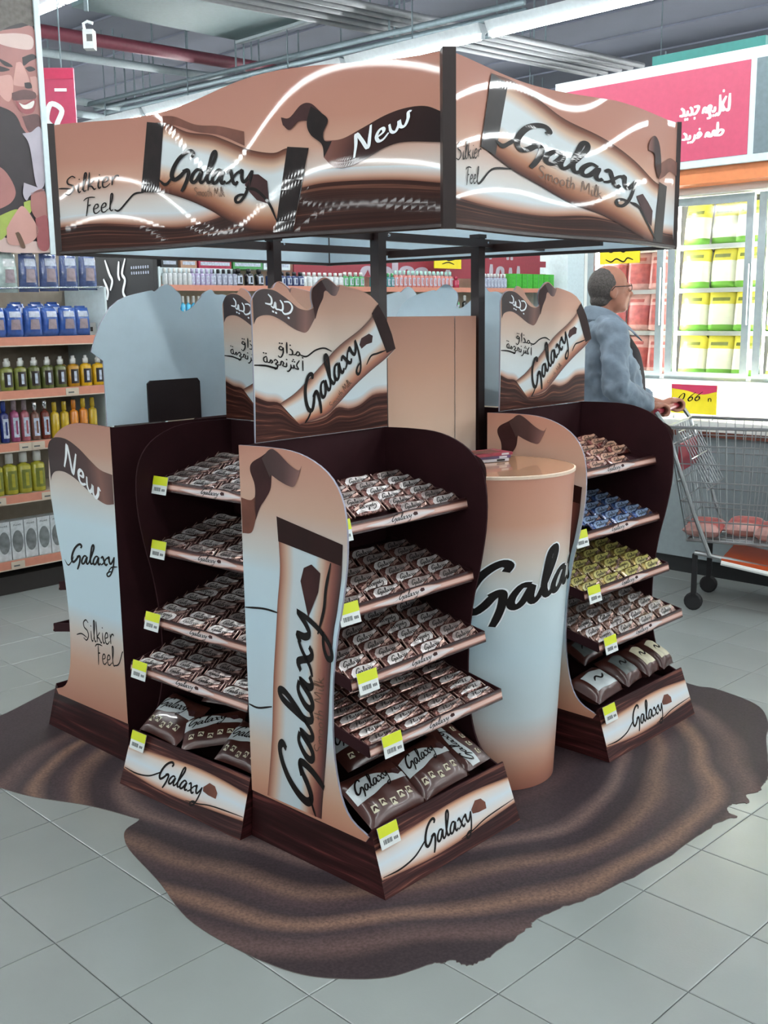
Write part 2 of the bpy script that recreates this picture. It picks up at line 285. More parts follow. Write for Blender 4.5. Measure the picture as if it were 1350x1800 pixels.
def aff(f, o, ux, vy):
    """letter space to sheet space: origin, width vector, height vector"""
    return lambda x, y: f(o[0]+x*ux[0]+y*vy[0], o[1]+x*ux[1]+y*vy[1])
def galaxy(f, o, ux, vy, k=1, extra=(), mb=None, only=None):
    mb = mb or MB(); g = aff(f, o, ux, vy)
    for pts, wd in (GALAXY[:only] if only else GALAXY): mb.stroke(pts, wd*k, g, taper=.75)
    for pts, wd in extra: mb.stroke(pts, wd, f, taper=.4)
    return mb
def hand(txt, f, o, ux, vy, wd=.16, mb=None):
    mb = mb or MB(); x = 0; g = aff(f, o, ux, vy)
    for ch in txt:
        adv, st = HAND[ch]
        for s in st: mb.stroke([(x+a, b) for a, b in s], wd, g)
        x += adv
    return mb
def arab(word, f, o, ux, vy, wd=.16, mb=None):
    mb = mb or MB(); g = aff(f, o, ux, vy)
    for s in AR[word]: mb.stroke(s, wd, g, taper=.7)
    return mb
def nugget(f, poly, parent, m='cocoa'):
    return MB().fill([tuple(p) for p in cr(list(poly)+[poly[0]], 22)[:-1]], f).build('nugget_print', m, parent)
# ------------------------------------------------------------------ floor
GD = Vector((math.cos(R(45.8)), math.sin(R(45.8)), 0)); ED = Vector((math.cos(R(135.8)), math.sin(R(135.8)), 0))
fl = MB().box((-26, -20, -.06), (26, 30, -.005)).build('floor', 'grout'); fl['kind'] = 'structure'; fl['label'] = 'pale grey square tiled shop floor'
TO = Vector((-1.239, 2.792, 0)); T1 = Vector((.702, -.712, 0)); T2 = Vector((.712, .702, 0)); TS = .3
def tile_geo():
    h = .1488; i = h-.0025
    return [(-h,-h,-.005),(h,-h,-.005),(h,h,-.005),(-h,h,-.005),(-h,-h,-.0012),(h,-h,-.0012),(h,h,-.0012),(-h,h,-.0012),(-i,-i,0),(i,-i,0),(i,i,0),(-i,i,0)], [(0,1,5,4),(1,2,6,5),(2,3,7,6),(3,0,4,7),(4,5,9,8),(5,6,10,9),(6,7,11,10),(7,4,8,11),(8,9,10,11)]
tv, tf = tile_geo(); tile_me = MB().add(tv, tf).mesh('tile', 'tile_glaze')
STK = [(-1.56,3.80),(-1.48,3.88),(-1.41,4.05),(-1.34,4.21),(-1.1,4.6),(-.7,5.0),(-.2,5.3),(.5,5.3),(1.0,4.75),(1.21,4.16),(1.32,4.06),(1.42,3.88),(1.40,3.7),(1.34,3.55),(1.27,3.33),(1.24,3.25),(1.21,3.2),(1.17,3.14),(1.12,3.11),(1.11,3.06),(1.05,3.05),(1.03,3.0),(1.045,2.965),(1.0,2.95),(.9,2.86),(.75,2.71),(.53,2.54),(.44,2.49),(.36,2.43),(.345,2.40),(.26,2.31),(.22,2.27),(.19,2.25),(.165,2.255),(.15,2.275),(.125,2.26),(.1,2.26),(.0,2.21),(-.11,2.205),(-.22,2.23),(-.36,2.32),(-.51,2.46),(-.62,2.64),(-.73,2.8),(-.77,2.88),(-.78,2.94),(-.755,3.0),(-.78,3.02),(-.93,3.1),(-1.13,3.17),(-1.26,3.24),(-1.42,3.34),(-1.55,3.55)]
cand = []
for i in range(-30, 60):
    for j in range(-30, 60):
        c = TO+T1*(TS*(i+.5))+T2*(TS*(j+.5))
        if not (-9 < c.x < 10 and .6 < c.y < 15): continue
        q = px(c)
        vis = q[2] > .5 and -90 < q[0] < 1440 and -60 < q[1] < 1900
        und = all(math.hypot(c.x-x, c.y-y) > .28 for x, y in STK) and (c.x/1.25)**2+((c.y-3.7)/1.35)**2 < .95
        cand.append((q[2] if vis and not und else 99+q[2], c))
cand.sort(key=lambda t: t[0])
rot = Matrix(((T1.x, T2.x, 0), (T1.y, T2.y, 0), (0, 0, 1))).to_4x4()
rest = MB()
for k, (q, c) in enumerate(cand):
    A = Matrix.Translation(c) @ rot
    if k < 290 and q < 90: o = ob('tile', tile_me, fl); o.matrix_basis = A
    else: rest.add([A @ Vector(v) for v in tv], tf)
o = rest.build('far_tile', 'tile_glaze', fl); o['kind'] = 'stuff'
# chocolate swirl sticker
m, t, b = _base('swirl_film', .5, 0, 0, .3)
tc = t.nodes.new('ShaderNodeTexCoord'); mp = t.nodes.new('ShaderNodeMapping'); mp.inputs['Location'].default_value = (.02, -3.45, 0); mp.vector_type = 'POINT'
t.links.new(tc.outputs['Object'], mp.inputs['Vector'])
ns = t.nodes.new('ShaderNodeTexNoise'); ns.inputs['Scale'].default_value = .8; ns.inputs['Detail'].default_value = 2; t.links.new(mp.outputs[0], ns.inputs['Vector'])
sp = t.nodes.new('ShaderNodeVectorMath'); sp.operation = 'MULTIPLY'; sp.inputs[1].default_value = (.92, 1.0, 0); t.links.new(mp.outputs[0], sp.inputs[0])
ln = t.nodes.new('ShaderNodeVectorMath'); ln.operation = 'LENGTH'; t.links.new(sp.outputs[0], ln.inputs[0])
ad = t.nodes.new('ShaderNodeMath'); ad.operation = 'MULTIPLY_ADD'; ad.inputs[1].default_value = .5; t.links.new(ns.outputs['Fac'], ad.inputs[0]); t.links.new(ln.outputs['Value'], ad.inputs[2])
sc = t.nodes.new('ShaderNodeMath'); sc.operation = 'MULTIPLY'; sc.inputs[1].default_value = .55; t.links.new(ad.outputs[0], sc.inputs[0])
DK, MD, BR = '#3b3134', '#4a3b3c', '#6f5a54'
rr = ramp(t, [(.0, DK), (.42, DK), (.45, MD), (.475, DK), (.53, DK), (.555, BR), (.575, DK), (.60, '#352b2e'), (.63, '#735a4e'), (.648, MD), (.675, DK), (.70, '#7d6152'), (.72, DK), (.755, '#5c4844'), (.78, '#33292b'), (1, DK)])
t.links.new(sc.outputs[0], rr.inputs[0])
n2 = t.nodes.new('ShaderNodeTexNoise'); n2.inputs['Scale'].default_value = 130; n2.inputs['Detail'].default_value = 5; t.links.new(tc.outputs['Object'], n2.inputs['Vector'])
r2_ = ramp(t, [(.3, (.6, .6, .62)), (.7, (1.25, 1.25, 1.3))]); t.links.new(n2.outputs['Fac'], r2_.inputs[0])
mx = t.nodes.new('ShaderNodeMix'); mx.data_type = 'RGBA'; mx.blend_type = 'MULTIPLY'; mx.inputs['Factor'].default_value = 1
t.links.new(rr.outputs[0], mx.inputs['A']); t.links.new(r2_.outputs[0], mx.inputs['B']); t.links.new(mx.outputs['Result'], b.inputs['Base Color'])
mat('film_edge', '#6c6460', .6)
sp_ = [tuple(p) for p in cr(STK+[STK[0]], 320)[:-1]]; random.seed(3)
sp_ = [(x+random.uniform(-.004, .004), y+random.uniform(-.004, .004)) if x > .05 and y < 3.4 else (x, y) for x, y in sp_]
o = MB().slab(sp_, lambda x, y: (x, y, .0022), lambda x, y: (x, y, .0002)).build('floor_sticker', ['swirl_film', 'film_edge', 'film_edge'])
tag(o, 'dark chocolate swirl floor sticker with torn edges under the display stands', 'floor sticker')
# ------------------------------------------------------------------ walls, ceiling and its services
def struct(name, mb, m, label): o = mb.build(name, m); o['kind'] = 'structure'; o['label'] = label; return o
ce = struct('ceiling', MB().box((-26, -20, 4.62), (26, 30, 4.7)), 'ceiling_paint', 'dark grey corrugated metal ceiling of the hall')
rib = MB().box((-.012, -19, -.02), (.012, 19, 0)).mesh('ceiling_rib', 'ceiling_paint')
for k in range(0, 22):
    o = ob('ceiling_rib', rib, ce); p = GD*(k*.95); o.matrix_basis = Matrix.Translation((p.x, p.y, 4.62)) @ Matrix.Rotation(R(45.8), 4, 'Z')
struct('wall_front', MB().box((-26, -20.2, 0), (26, -20, 4.62)), 'hall_wall', 'wall of the hall behind the camera')
struct('wall_back', MB().box((-26, 30, 0), (26, 30.2, 4.62)), 'hall_wall', 'dark far wall of the hall')
struct('wall_left', MB().box((-26.2, -20, 0), (-26, 30, 4.62)), 'hall_wall', 'dark left wall of the hall')
struct('wall_right', MB().box((26, -20, 0), (26.2, 30, 4.62)), 'hall_wall', 'dark right wall of the hall')
def service(name, a, b, z, r, m, label, cat, kind='tube', w=.1, h=.1, ext=(0, 0)):
    a = Vector((*a, z)); b = Vector((*b, z)); d = (b-a).normalized(); a = a-d*ext[0]; b = b+d*ext[1]
    mb = MB(); mb.tube([a, b], r, 12) if kind == 'tube' else mb.bar(a, b, w, h)
    o = mb.build(name, m, None, kind == 'tube'); tag(o, label, cat)
    n = max(2, int((b-a).length/2.2))
    for k in range(n+1):
        p = a.lerp(b, (k+.3)/(n+1)); MB().box((p.x-.008, p.y-.008, z), (p.x+.008, p.y+.008, 4.6)).build('hanger', 'steel_grey', o)
    return o
service('fire_pipe', (-2.98, 10.11), (-1.25, 11.63), 4.0, .06, 'pipe_red', 'thick dark red fire pipe under the ceiling at the left', 'pipe', ext=(3, 2.5))
service('thin_pipe', (-3.19, 10.79), (-1.61, 12.07), 3.98, .04, 'pipe_white', 'thin pale pipe running beside the dark red fire pipe', 'pipe', ext=(3, 2.2))
service('thin_pipe', (-2.9, 13.3), (-1.2, 15.2), 3.9, .04, 'pipe_white', 'upper of two short pale pipes low behind the red hanging sign', 'pipe', ext=(1.5, 0))
service('thin_pipe', (-2.85, 14.0), (-1.2, 15.9), 3.85, .04, 'pipe_white', 'lower of two short pale pipes low behind the red hanging sign', 'pipe', ext=(1.5, 0))
service('fire_pipe', (4.6, 13.0), (2.2, 15.0), 4.1, .05, 'pipe_red', 'dark red thin pipe above the teal strip at the right', 'pipe', ext=(3, 1.5))
for k, (dx, lab) in enumerate(((0, 'nearest silvery conduit of the cable run above the canopy'), (.13, 'second silvery conduit of the cable run above the canopy'), (.26, 'third silvery conduit of the cable run above the canopy'), (.42, 'fourth silvery conduit of the cable run above the canopy'), (.56, 'farthest silvery conduit of the cable run above the canopy'))):
    service('conduit', (-.29-dx*.75, 9.28+dx*.75), (2.77-dx*.75, 11.8+dx*.75), 4.0, .03, 'tray_metal', lab, 'conduit', ext=(2.5, 0))
for k in range(4):
    service('conduit', (-2.6+.05*k, 12.2+.25*k), (.4+.05*k, 9.6+.25*k), 3.88, .025, 'steel_grey', ('thin grey conduit crossing above the canopy left panel, %s of four' % ('nearest', 'second', 'third', 'farthest')[k]), 'conduit', ext=(1, 1))
o = MB().bar((-2.15, 9.25, 4.34), (-.9, 10.45, 4.34), 1.3, .5).build('air_duct', 'duct'); tag(o, 'large grey green rectangular air duct under the ceiling', 'air duct')
MB().bar((-1.75, 8.85, 4.09), (-.45, 10.05, 4.09), .06, .05).build('duct_flange', 'pipe_white', o); MB().bar((-.45, 10.05, 4.09), (-1.35, 10.95, 4.09), .06, .05).build('duct_flange', 'pipe_white', o)
NUMW = ('one', 'two', 'three', 'four', 'five', 'six', 'seven', 'eight', 'nine', 'ten', 'eleven', 'twelve', 'thirteen')
# fluorescent rows (they run along ED)
def tube_lamp(c, label, ln=1.5):
    t = thing('tube_lamp', label, 'ceiling lamp', Matrix.Translation((c.x, c.y, 3.6)) @ Matrix.Rotation(R(135.8), 4, 'Z'), 'fluorescent ceiling lamps')
    hm = MB(); hm.hexa([(-ln/2,-.03,.02),(ln/2,-.03,.02),(ln/2,.03,.02),(-ln/2,.03,.02)], [(-ln/2,-.07,.09),(ln/2,-.07,.09),(ln/2,.07,.09),(-ln/2,.07,.09)]); hm.build('housing', 'lamp_white', t)
    MB().tube([(-ln/2+.03, 0, 0), (ln/2-.03, 0, 0)], .026, 8).build('tube', 'tube_light', t)
    for s in (-1, 1): MB().box((s*(ln/2-.015)-.015, -.02, -.02), (s*(ln/2-.015)+.015, .02, .03)).build('socket', 'lamp_white', t)
    MB().box((-.004, -.004, .09), (.004, .004, 1.02)).build('hanger', 'steel_grey', t)
def lamp_row(off, t0, t1, label):
    c = GD*off+ED*((t0+t1)/2); ln = t1-t0
    t = thing('lamp_row', label, 'ceiling lamp', Matrix.Translation((c.x, c.y, 3.6)) @ Matrix.Rotation(R(135.8), 4, 'Z'), 'long rows of ceiling lamps')
    MB().hexa([(-ln/2,-.03,.02),(ln/2,-.03,.02),(ln/2,.03,.02),(-ln/2,.03,.02)], [(-ln/2,-.07,.09),(ln/2,-.07,.09),(ln/2,.07,.09),(-ln/2,.07,.09)]).build('housing', 'lamp_white', t)
    MB().tube([(-ln/2, 0, 0), (ln/2, 0, 0)], .026, 8).build('tube', 'tube_light', t)
    n = max(1, int(ln/3))
    for k in range(n): x = -ln/2+ln*(k+.5)/n; MB().box((x-.004, -.004, .09), (x+.004, .004, 1.02)).build('hanger', 'steel_grey', t)
INDIV = {4.06: range(2, 6), 6.9: range(0, 8), 9.75: range(0, 8)}; RN = {4.06: 'middle', 6.9: 'far', 9.75: 'farthest'}
SH0 = {4.06: 3.78, 6.9: .85, 9.75: .2}
for k in (-6, -4, -2, 0, 1, 2, 3, 4, 6):
    off = {1: 4.06, 2: 6.9, 3: 9.75}.get(k, 1.2+2.85*k)
    ok = [x*.5 for x in range(-60, 70) if all((-25.5 < p.x < 25.5) and (-19.5 < p.y < 29.5) for p in (GD*off+ED*(x*.5),))]
    a, b = ok[0], ok[-1]; nm = NUMW[k+6]
    if off in INDIV:
        ks = INDIV[off]; x0 = SH0[off]
        for i in ks: tube_lamp(GD*off+ED*(x0+1.56*(i+.5)), 'fluorescent tube lamp, number %s from the right in the %s ceiling row' % (NUMW[i], RN[off]))
        lamp_row(off, a, x0+1.56*ks[0]-.03, 'long lamp row continuing the %s ceiling row to the right' % RN[off]); lamp_row(off, x0+1.56*(ks[-1]+1)+.03, b, 'long lamp row continuing the %s ceiling row to the left' % RN[off])
    else: lamp_row(off, a, b, 'long fluorescent lamp row number %s counted from behind the camera' % nm)
# ------------------------------------------------------------------ sales stands
SW, SD, EPS, SH, XB = .625, .532, .025, 1.148, .015
OUT = [(.532,.14),(.532,1.148),(.43,1.151),(.33,1.149),(.25,1.133),(.18,1.098),(.138,1.045),(.122,.975),(.123,.88),(.143,.765),(.168,.66),(.185,.54),(.19,.42),(.182,.31),(.16,.225),(.125,.178),(.062,.152),(.075,.135)]
def smooth_out():
    top = [tuple(p) for p in cr(OUT[2:-1], 40)]
    return [OUT[0], OUT[1]] + top + [OUT[-1]]
OUTS = smooth_out()
HOUT = [(.066,1.15),(.07,1.472),(.068,1.524),(.073,1.541),(.089,1.559),(.113,1.568),(.145,1.568),(.161,1.583),(.181,1.58),(.201,1.568),(.211,1.555),(.241,1.529),(.274,1.511),(.295,1.517),(.29,1.541),(.293,1.566),(.31,1.581),(.328,1.595),(.35,1.6),(.372,1.591),(.394,1.577),(.407,1.58),(.443,1.574),(.499,1.562),(.536,1.548),(.567,1.526),(.603,1.479),(.627,1.432),(.644,1.388),(.621,1.372),(.603,1.359),(.602,1.15)]
def header(par, dx=0, printed=True, tab=False):
    y = SD-.02
    fr = lambda x, z: (x+dx, y, z); bk = lambda x, z: (x+dx, y+.005, z); L = lambda k: (lambda x, z: (x+dx, y-.0007*k, z))
    h = MB().slab([tuple(p) for p in cr(HOUT[1:-1], 110)][:0]+[HOUT[0]]+[tuple(p) for p in cr(HOUT[1:25], 90)]+HOUT[25:29]+HOUT[29:], fr, bk, lambda x, z: ((x-.06)/.58, (z-1.15)/.45)).build('header_card', ['header_fade', 'white_card', 'edge_card'], par)
    if tab: MB().slab([(.235,1.15),(.235,1.275),(.245,1.287),(.435,1.287),(.447,1.278),(.447,1.15)], lambda x, z: (x, y+.014, z), lambda x, z: (x, y+.007, z)).build('locking_tab', ['black_card']*3, h)
    if not printed: return h
    MB().strip([(.073,1.541),(.089,1.559),(.117,1.566),(.152,1.562),(.184,1.547),(.212,1.531),(.24,1.514),(.274,1.508),(.299,1.514)], [(.074,1.472),(.086,1.489),(.11,1.496),(.141,1.494),(.177,1.48),(.209,1.463),(.238,1.451),(.27,1.448),(.303,1.486)], L(1)).build('ribbon_print', 'ribbon_fade', h)
    MB().strip([(.297,1.514),(.291,1.541),(.294,1.566),(.31,1.579),(.33,1.592)], [(.303,1.482),(.317,1.514),(.335,1.541),(.34,1.558),(.35,1.566)], L(2)).build('ribbon_print', 'cocoa', h)
    MB().strip([(.328,1.59),(.35,1.597),(.372,1.588),(.394,1.575),(.405,1.578)], [(.338,1.563),(.353,1.561),(.37,1.55),(.388,1.549),(.4,1.564)], L(1)).build('ribbon_print', 'ribbon_tip_fade', h)
    MB().strip([(.07,1.30),(.111,1.287),(.159,1.278),(.211,1.235),(.253,1.215),(.332,1.225),(.383,1.25),(.433,1.245),(.481,1.252),(.539,1.278),(.602,1.282)], [(.07,1.275),(.111,1.26),(.159,1.251),(.211,1.207),(.253,1.19),(.332,1.197),(.383,1.223),(.433,1.216),(.481,1.224),(.539,1.25),(.602,1.253)], L(.5), 40, 4).build('wave_shade_print', 'wave_shade_matt', h)
    MB().strip([(.07,1.277),(.111,1.262),(.159,1.253),(.211,1.209),(.253,1.192),(.332,1.199),(.383,1.225),(.433,1.218),(.481,1.226),(.539,1.252),(.602,1.255)], [(.066,1.151),(.602,1.151)], L(1), 40, 8).build('chocolate_wave_print', 'choc_flow', h)
    MB().strip([(.159,1.253),(.223,1.282),(.302,1.337),(.393,1.403),(.486,1.451),(.54,1.489),(.567,1.522)], [(.232,1.187),(.333,1.205),(.388,1.236),(.458,1.284),(.531,1.326),(.596,1.359),(.642,1.388)], L(2), 36, 10).build('wrapper_print', 'wrapper_fade', h)
    MB().fill([(.566,1.524),(.537,1.496),(.601,1.376),(.642,1.388),(.626,1.432),(.602,1.478)], L(3)).build('wrapper_cap_print', 'cap_choc', h)
    c, s = math.cos(R(40)), math.sin(R(40))
    galaxy(L(4), (.268,1.207), (.0445*c, .0445*s), (-.040*s+.008, .043*c), 1, [([(.25,1.19),(.265,1.205),(.278,1.225)], .006), ([(.51,1.345),(.53,1.37),(.56,1.377),(.598,1.385)], .006)]).build('logo_lettering', 'ink', h)
    hand('Smooth Milk', L(4), (.36,1.222), (.0105*c, .0105*s), (-.0105*s, .0105*c), .2).build('small_lettering', 'gold_ink', h)
    MB().fill([(.481,1.405),(.49,1.424),(.523,1.437),(.54,1.43),(.536,1.41),(.512,1.405),(.49,1.393)], L(3)).build('nugget_print', 'cocoa', h)
    arab('jadid', L(3), (.115,1.525), (.041,-.0135), (.004,.03), .16).build('white_lettering', 'ink_white', h)
    m = arab('mathaq', L(2), (.157,1.392), (.032,-.004), (0,.021), .17)
    arab('naoma', L(2), (.1,1.372), (.0315,-.007), (0,.021), .17, m)
    m.stroke([(.238,1.385),(.265,1.379),(.3,1.395),(.335,1.4),(.365,1.39)], .005, L(2)); m.stroke([(.07,1.363),(.11,1.36),(.14,1.353),(.155,1.35)], .005, L(2))
    m.build('black_lettering', 'ink', h)
    return h
def side_panel(par, x, sign, art, edge='dark_card'):
    """sign -1: left panel (outside faces -x), +1: right panel"""
    t = .003
    fo = lambda d, z: (x+sign*t, d, z); fi = lambda d, z: (x-sign*t, d, z)
    uvf = lambda d, z: (d/.53, (z-.135)/1.015)
    p = MB().slab(OUTS, fo, fi, uvf).build('side_panel', ['side_fade' if art == 'A' else 'new_side_fade', 'dark_card', edge], par)
    L = lambda k: (lambda d, z: (x+sign*(t+.0007*k), d, z))
    if art == 'A':
        a = MB().strip([(.529,1.003),(.49,1.0),(.469,1.012)], [(.529,.903),(.49,.91),(.47,.95)], L(1), 12, 3); a.build('ribbon_print', 'cocoa_mid', p)
        MB().strip([(.475,1.0),(.469,1.02),(.471,1.048),(.487,1.083),(.477,1.105),(.435,1.126),(.40,1.147)], [(.47,.948),(.45,.985),(.427,1.01),(.405,1.04),(.399,1.077),(.395,1.085),(.385,1.09)], L(1)).build('ribbon_print', 'cocoa', p)
        MB().strip([(.436,1.12),(.403,1.146),(.376,1.143),(.326,1.112),(.293,1.1),(.279,1.113)], [(.405,1.07),(.399,1.077),(.371,1.066),(.337,1.056),(.311,1.056),(.292,1.085)], L(2)).build('ribbon_print', 'ribbon_tip_fade', p)
        wl = [(.383,.967),(.379,.897),(.378,.82),(.392,.726),(.401,.65),(.42,.5),(.433,.341),(.451,.216),(.463,.145)]
        wr = [(.136,.923),(.143,.84),(.16,.75),(.177,.68),(.193,.557),(.206,.42),(.222,.286),(.234,.2),(.24,.145)]
        MB().strip(wr, wl, L(1), 40, 12).build('wrapper_print', 'wrapper_side', p)
        MB().fill([(.384,.968),(.135,.924),(.143,.868),(.38,.9)], L(2)).build('wrapper_cap_print', 'cap_choc', p)
        galaxy(L(3), (.268,.155), (-.002,.0885), (.056,.012), 1, [([(.262,.145),(.275,.175),(.285,.2)], .008), ([(.235,.67),(.21,.74),(.2,.80),(.18,.87)], .01)]).build('logo_lettering', 'ink', p)
        hand('Smooth Milk', L(3), (.224,.335), (-.0006,.0205), (.0185,0), .16).build('small_lettering', 'gold_ink', p)
        MB().fill([(.27,.709),(.296,.804),(.282,.842),(.252,.856),(.219,.837),(.229,.785)], L(3)).build('nugget_print', 'cocoa', p)
        MB().stroke([(.53,.69),(.45,.70),(.39,.699)], .006, L(1)).build('line_print', 'ink', p); MB().stroke([(.53,.404),(.49,.402),(.43,.42)], .006, L(1)).build('line_print', 'ink', p)
    else:
        q = lambda d: .125+(d-.03)*.85
        Q = lambda P: [(q(a), b) for a, b in P]
        MB().strip(Q([(.034,1.015),(.034,1.052),(.056,1.078),(.106,1.092),(.188,1.089),(.273,1.065),(.353,1.03),(.424,1.003),(.506,.993)]), Q([(.04,.935),(.054,.957),(.085,.972),(.151,.975),(.23,.959),(.305,.932),(.386,.903),(.45,.89),(.506,.896)]), L(1)).build('ribbon_print', 'ribbon_fade', p)
        hand('New', L(2), (q(.15),1.0), (.058,-.028), (.004,.041), .22).build('white_lettering', 'ink_white', p)
        galaxy(L(1), (q(.15),.652), (.045,.0055), (.004,.029), 1, [(Q([(.105,.66),(.13,.643),(.16,.66),(.18,.68)]), .005), (Q([(.43,.655),(.46,.678),(.504,.686)]), .005)]).build('logo_lettering', 'ink', p)
        m = hand('Silkier', L(1), (q(.21),.385), (.037,.004), (0,.037), .15); hand('Feel', L(1), (q(.3),.318), (.036,.004), (0,.034), .15, m)
        m.stroke(Q([(.16,.395),(.2,.405),(.24,.398)]), .005, L(1)); m.stroke(Q([(.43,.33),(.47,.345),(.5,.39),(.506,.392)]), .005, L(1)); m.build('black_lettering', 'ink', p)
    return p
def base(par):
    b = MB()
    zf = .171; yf = .057
    A = [(XB,0,0),(SW-XB,0,0),(SW-EPS,yf,zf),(EPS,yf,zf)]
    b.add(A, [(0,1,2,3)], 0, [(0,0),(1,0),(1,1),(0,1)])
    for x0, x1, fl in ((XB, EPS, 0), (SW-XB, SW-EPS, 1)):
        P = [(x0,0,0),(x0,SD,0),(x1,SD,.142),(x1,.085,.137),(x1,yf,zf)]
        b.add(P, [(0,1,2,3,4) if fl else (4,3,2,1,0)], 1, [(y/.53, z/.17) for x, y, z in P])
    b.add([(EPS,yf+.004,zf),(SW-EPS,yf+.004,zf),(SW-EPS,yf+.012,.115),(EPS,yf+.012,.115),(EPS,SD-.02,.16),(SW-EPS,SD-.02,.16),(EPS,yf,zf),(SW-EPS,yf,zf)], [(0,1,2,3),(3,2,5,4),(6,7,1,0)], 2)
    b.add([(XB,SD,0),(SW-XB,SD,0),(SW-EPS,SD,.142),(EPS,SD,.142),(XB,0,0),(SW-XB,0,0)], [(0,1,2,3),(0,4,5,1)], 2)
    o = b.build('base_tray', ['choc_base', 'choc_base_side', 'dark_card'], par)
    n = Vector((0,-zf,yf)).normalized(); L2 = math.hypot(zf, yf)
    L = lambda k: (lambda x, s: tuple(Vector((x, yf*s/L2, zf*s/L2)) + n*.0008*k))
    MB().strip([(.021,.128),(.102,.134),(.212,.14),(.334,.147),(.456,.145),(.602,.133)], [(.02,.05),(.102,.043),(.21,.036),(.328,.037),(.456,.045),(.606,.054)], L(1), 30, 10).build('pale_panel_print', 'lens_fade', o)
    galaxy(L(2), (.195,.064), (.0335,.0008), (.004,.0275), .95, [([(.025,.056),(.09,.053),(.15,.062),(.19,.08),(.21,.092)], .005), ([(.345,.04),(.40,.046),(.47,.058),(.604,.066)], .004)]).build('logo_lettering', 'ink', o)
    MB().fill([(.412,.1),(.436,.119),(.462,.116),(.478,.1),(.476,.082),(.44,.083),(.414,.088)], L(2)).build('nugget_print', 'cocoa_mid', o)
    return o
def shelf(par, d, z, gold=False):
    x0, x1 = EPS+.006, SW-EPS-.006; hl = .032; sl = math.tan(R(13)); yb = SD-.03
    zb = z-.026; zr = zb + sl*(yb-d)
    s = MB()
    s.add([(x0,d+.004,zb),(x1,d+.004,zb),(x1,yb,zr),(x0,yb,zr),(x0,d+.004,zb-.006),(x1,d+.004,zb-.006),(x1,yb,zr-.006),(x0,yb,zr-.006)], [(0,1,2,3),(7,6,5,4),(2,3,7,6)], 0)
    for xx in (x0, x1):
        s.hexa([(xx-.002,d,z-hl),(xx+.002,d,z-hl),(xx+.002,yb,zr-.02),(xx-.002,yb,zr-.02)], [(xx-.002,d,z),(xx+.002,d,z),(xx+.002,yb,zr+.012),(xx-.002,yb,zr+.012)], 0)
    o = s.build('shelf', ['dark_card'], par)
    # printed front lip leaning a little outwards at the foot
    f = lambda k: (lambda x, v: (x, d-.001-.0006*k-.006*(1-v), z-hl*(1-v)))
    lip = MB().strip([(x0-.002,1),(x1+.002,1)], [(x0-.002,0),(x1+.002,0)], f(0), 2, 1)
    lip.strip([(x0-.002,1),(x1+.002,1)], [(x0-.002,0),(x1+.002,0)], lambda x, v: (x, d+.0035, z-hl*(1-v)), 2, 1, 1)
    lip.add([f(0)(x0-.002,1), f(0)(x1+.002,1), (x1+.002,d+.0035,z), (x0-.002,d+.0035,z)], [(0,1,2,3)], 1)
    l = lip.build('shelf_lip', ['lip_fade', 'dark_card'], o)
    MB().strip([(.19,.55),(.26,.72),(.32,.92),(.38,.9),(.45,.62)], [(.15,.35),(.24,.12),(.32,.06),(.38,.12),(.44,.4)], f(1), 20, 4).build('pale_panel_print', 'lip_lens_fade', l)
    galaxy(f(2), (.262,.3), (.0132,.012), (.003,.24), .9, [([(.2,.2),(.24,.24),(.268,.5)], .0018)]).build('logo_lettering', 'ink', l)
    MB().fill([(.353,.62),(.36,.8),(.372,.75),(.374,.5),(.36,.45)], f(2)).build('nugget_print', 'cocoa', l)
    return o
SHD = [.195, .172, .126, .064]; SHZ = [.965, .755, .568, .401]
def stand(name, label, M, zs=SHZ, hdx=0, printed=True, tab=False, price=True):
    t = thing('display_stand', label, 'display stand', M, 'cardboard sales stands of the island')
    MB().box((EPS, SD-.012, .1), (SW-EPS, SD-.002, SH-.002)).build('back_panel', 'dark_card', t)
    side_panel(t, EPS, -1, 'A', 'edge_card' if name in 'FR' else 'dark_card'); side_panel(t, SW-EPS, 1, 'B'); base(t)
    for d, z in zip(SHD, zs): shelf(t, d, z)
    header(t, hdx, printed, tab)
    return t
grad('wrapper_side', [(0, '#7a4434'), (0.04, '#a4705a'), (0.13, '#c4a48e'), (0.25, '#c0cacd'), (0.6, '#bccdd3'), (0.69, '#c6b09e'), (0.77, '#ae7e68'), (0.86, '#8a5245'), (0.94, '#5e302b'), (1, '#2d1716')], coat=.1)
streaks('choc_base', [(.3, '#1a0c0c'), (.46, '#311718'), (.55, '#482623'), (.62, '#7c4f42'), (.67, '#35191a')], sx=1, sy=11, coat=.15)
streaks('choc_base_side', [(.3, '#150909'), (.48, '#2a1213'), (.58, '#431f20'), (.65, '#6a3833'), (.7, '#241011')], sx=.7, sy=7, coat=.15)
MF = TR(-.02, 2.519, .003, 47.14); MR = TR(.737, 3.354, .003, 46.33); ML = TR(-.886, 3.267, .003, -41.68)
M4 = TR(-.844, 4.222, .003, 226.18); M5 = TR(-.03, 5.034, .003, 227.1); MO = TR(.848, 4.276, .003, 138.3)
ZF = [.96, .745, .566, .401]; ZL = [.98, .775, .548, .402]; ZR = SHZ
stand('F', 'nearest brown chocolate display stand, big upright wrapper printed on its side panel', MF, ZF)
stand('L', 'left chocolate display stand facing the camera, between the New panel and the nearest stand', ML, ZL, hdx=-.05)
stand('R', 'right chocolate display stand beside the shopping cart, with blue and gold bars', MR, ZR)
stand('S4', 'leftmost display stand seen from behind, New ribbon on its side panel, white header back', M4, tab=True)
stand('S5', 'farthest display stand at the back of the island, only its small white header back showing', M5)
stand('O', 'display stand behind the tan column, its white header back beside the dark pole', MO)
